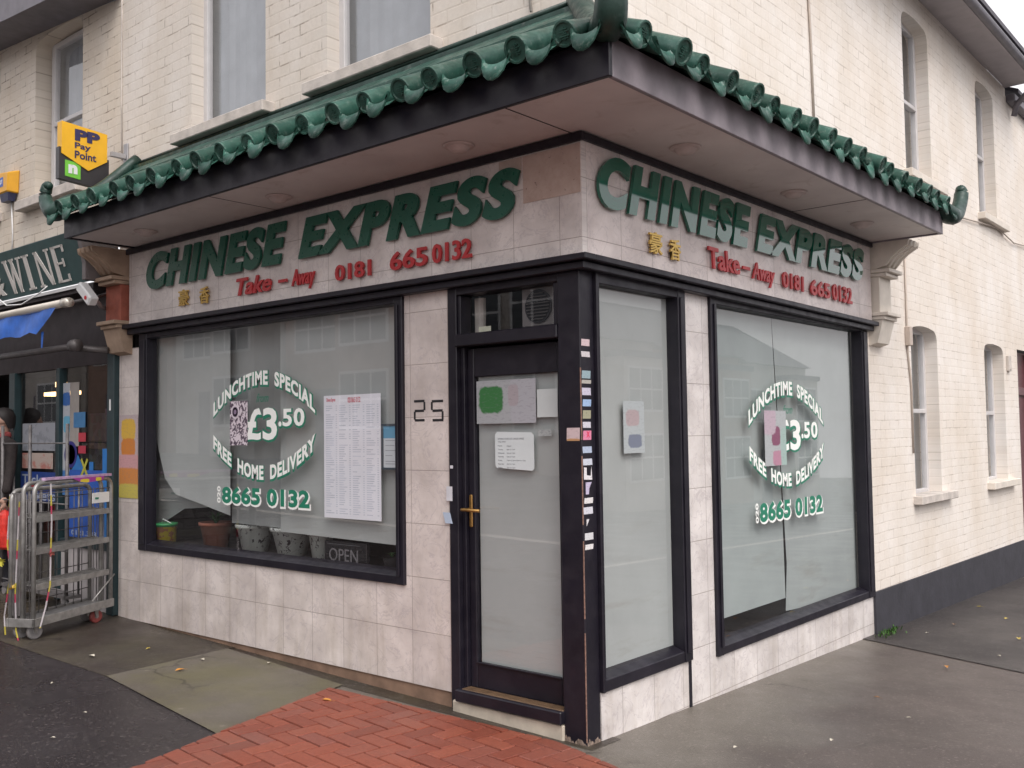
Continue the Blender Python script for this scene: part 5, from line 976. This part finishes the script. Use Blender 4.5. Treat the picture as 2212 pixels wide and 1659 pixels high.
# ================================================================= litter, leaves and the weed
def leaf(x, y, c_, label, sz=.03, name='fallen_leaf', grp='fallen leaves on the pavement'):
    a = random.uniform(0, 6.28); m = MB(); z = gz(x, y) + .0145; pts = [(-1, 0), (-.5, .42), (0, .55), (.5, .4), (1.1, 0), (.5, -.4), (0, -.52), (-.5, -.4)]; vs = [m.b.verts.new((x + sz * (px * math.cos(a) - py * math.sin(a)), y + sz * (px * math.sin(a) + py * math.cos(a)), z + abs(py) * sz * .5 + random.uniform(0, .003))) for px, py in pts]
    c0 = m.b.verts.new((x, y, z + .001)); [m.b.faces.new((vs[q], vs[(q + 1) % 8], c0)) for q in range(8)]
    if name == 'fallen_leaf': st = Vector((x + sz * 1.1 * math.cos(a), y + sz * 1.1 * math.sin(a), z)); m.tube([st, st + Vector((math.cos(a + .3), math.sin(a + .3), 0)) * sz * .6], .0008, 4)
    return tag(m.obj(name, simple('leaf_colour', c_, .6, .25, 60)), label, 'leaf' if name == 'fallen_leaf' else 'litter', grp)
OR, YE, PA, BR = (.50, .22, .04), (.50, .38, .07), (.5, .46, .38), (.22, .12, .06)
from_px = [(-1.50, -.42, OR, 'crumpled orange leaf on the red bricks near the front riser', .032), (-2.67, -.62, OR, 'long orange leaf on the dark strip left of the concrete slab', .03), (-3.35, -.45, YE, 'small yellow leaf between the cage and the slab', .018), (.78, 3.05, OR, 'orange brown leaf on the side pavement before the seam', .026), (1.15, 3.9, OR, 'orange leaf just past the seam on the side pavement', .03),
  (.9, 4.5, YE, 'bright yellow leaf on the dark side pavement', .032), (1.5, 6.2, YE, 'yellow leaf near the right edge of the dark pavement', .035), (1.4, 7.1, OR, 'farthest orange leaf by the right edge', .035), (.35, 4.75, BR, 'dull brown leaf beside the dark plinth', .024), (.6, 5.4, YE, 'pale yellow leaf midway along the dark plinth', .024), (1.2, 5.2, BR, 'brown leaf in the middle of the dark pavement', .025), (.72, 1.9, BR, 'brown leaf on the side pavement opposite the tiled pier', .02), (.25, 5.9, YE, 'small yellow leaf close under the far plinth', .022)]
for x, y, c_, lb, s in from_px: leaf(x, y, c_, lb, s)
for x, y, lb, s in ((-3.40, -.82, 'crumpled pale paper scrap on the seam near the cage', .03), (-2.82, -.37, 'white paper scrap above the concrete slab corner', .022), (-2.45, -.12, 'small white scrap below the front riser', .018), (-2.9, -1.3, 'tiny white scrap left on the wet asphalt', .014), (-2.2, -1.45, 'white scrap in the middle of the wet asphalt', .014), (-1.9, -1.75, 'pale scrap near the brick edge on the wet asphalt', .014), (.55, .45, 'pale scrap on the grey strip before the narrow window', .018), (.85, .9, 'white scrap out on the side pavement', .018), (1.0, 1.6, 'grey white crumb farther along the side pavement', .014), (.95, 3.7, 'pale crumbs of paper just by the seam', .02), (.3, 4.2, 'white speck of litter near the weed', .014), (-.55, -.75, 'tiny white crumb on the red bricks', .009), (-.2, -1.0, 'white crumb low on the red bricks', .009)):
    leaf(x, y, PA, lb, s, 'paper_scrap', 'paper scraps on the pavement')
WD = thing('weed', 'tuft of bright green weed at the foot of the dark plinth', 'plant')
MOSS = simple('weed_green', (.045, .12, .018), .7, .35, 40)
for i in range(60):
    x, y = .035 + abs(random.gauss(0, .04)), 4.0 + random.gauss(0, .13); m = MB(); z = gz(x, y) + .004; a = random.uniform(0, 6.28); h_ = random.uniform(.01, .035); d = Vector((math.cos(a), math.sin(a), 0)); s = Vector((-d.y, d.x, 0)) * .006; b0 = Vector((x, y, z))
    m.poly([b0 - s, b0 + s, b0 + d * h_ * .6 + Vector((0, 0, h_)) + s * .6, b0 + d * h_ * .9 + Vector((0, 0, h_ * 1.1)), b0 + d * h_ * .6 + Vector((0, 0, h_)) - s * .6]); m.obj('blade', MOSS, WD)
rebase(WD, (.04, 4.0, -.12))
m = MB(); m.box(-4.34, -4.30, -.006, .0, .10, .16); m.b.free()

# ================================================================= houses across both streets (seen mirrored in the glass)
HW = simple('house_render', (.50, .46, .42), .8, .1, 2); HB = simple('house_brick', (.34, .22, .17), .8, .15, 4)
def house(cx, cy, face, wdt, mat, label, hg=1.):
    """face: unit vector towards the street"""
    h = thing('terraced_house', label, 'house', 'houses across the street'); fx, fy = face; rx_, ry_ = -fy, fx; g = gz(cx, cy) - .1
    T3 = lambda a, d_, z: (cx + rx_ * a + fx * d_, cy + ry_ * a + fy * d_, g + z); m = MB()
    def bx3(m, a0, a1, d0, d1, z0, z1): m.hexa([T3(a0, d0, z0), T3(a1, d0, z0), T3(a1, d1, z0), T3(a0, d1, z0), T3(a0, d0, z1), T3(a1, d0, z1), T3(a1, d1, z1), T3(a0, d1, z1)])
    bx3(m, -wdt / 2, wdt / 2, -7, 0, -1, 5.6 * hg); bx3(m, -wdt / 2 + .4, -.2, 0, .7, -1, 5.0); m.obj('wall', mat, h)
    m = MB(); m.prism([T3(-wdt / 2, .3, 5.6 * hg), T3(-wdt / 2, -7.3, 5.6 * hg), T3(-wdt / 2, -3.5, 5.6 * hg + 2.2)], Vector(T3(wdt / 2, 0, 0)) - Vector(T3(-wdt / 2, 0, 0))); bx3(m, -wdt / 2 + .3, -.1, 0, .8, 5.0, 5.2); m.obj('roof', ROOF, h)
    for a0, a1, d_, z0, z1 in ((-wdt / 2 + .6, -.4, .7, .9, 2.5), (-wdt / 2 + .6, -.4, .7, 3.2, 4.7), (.5, wdt / 2 - .5, 0, 3.2, 4.6)):
        m = MB(); bx3(m, a0, a1, d_, d_ + .04, z0, z1); w_ = m.obj('window', WHT, h); m = MB(); n_ = 2 if a1 - a0 < 1.2 else 3
        for q in range(n_):
            b0 = a0 + .08 + (a1 - a0 - .08) * q / n_; b1 = a0 + (a1 - a0 - .08) * (q + 1) / n_
            for zz0, zz1 in ((z0 + .08, (z0 + z1) / 2 - .03), ((z0 + z1) / 2 + .03, z1 - .08)): bx3(m, b0, b1, d_ + .04, d_ + .05, zz0, zz1)
        m.obj('pane', simple('far_pane', (.05, .06, .07), .15), w_)
    m = MB(); bx3(m, .6, 1.5, 0, .05, -.1, 2.1); m.obj('door', simple('house_door', (.06, .05, .08), .4), h)
for i in range(8): house(-6 - i * 6.2, -14, (0, 1), 6, HW if i % 2 else HB, 'bay fronted terraced house across the front street, number %s from the corner' % ('one two three four five six seven eight'.split()[i]), 1.45)
for i in range(5): house(15, 9 + i * 6.4, (-1, 0), 6.2, HW if i % 2 == 0 else HB, 'bay fronted terraced house across the side street, number %s from the corner' % ('one two three four five'.split()[i]))
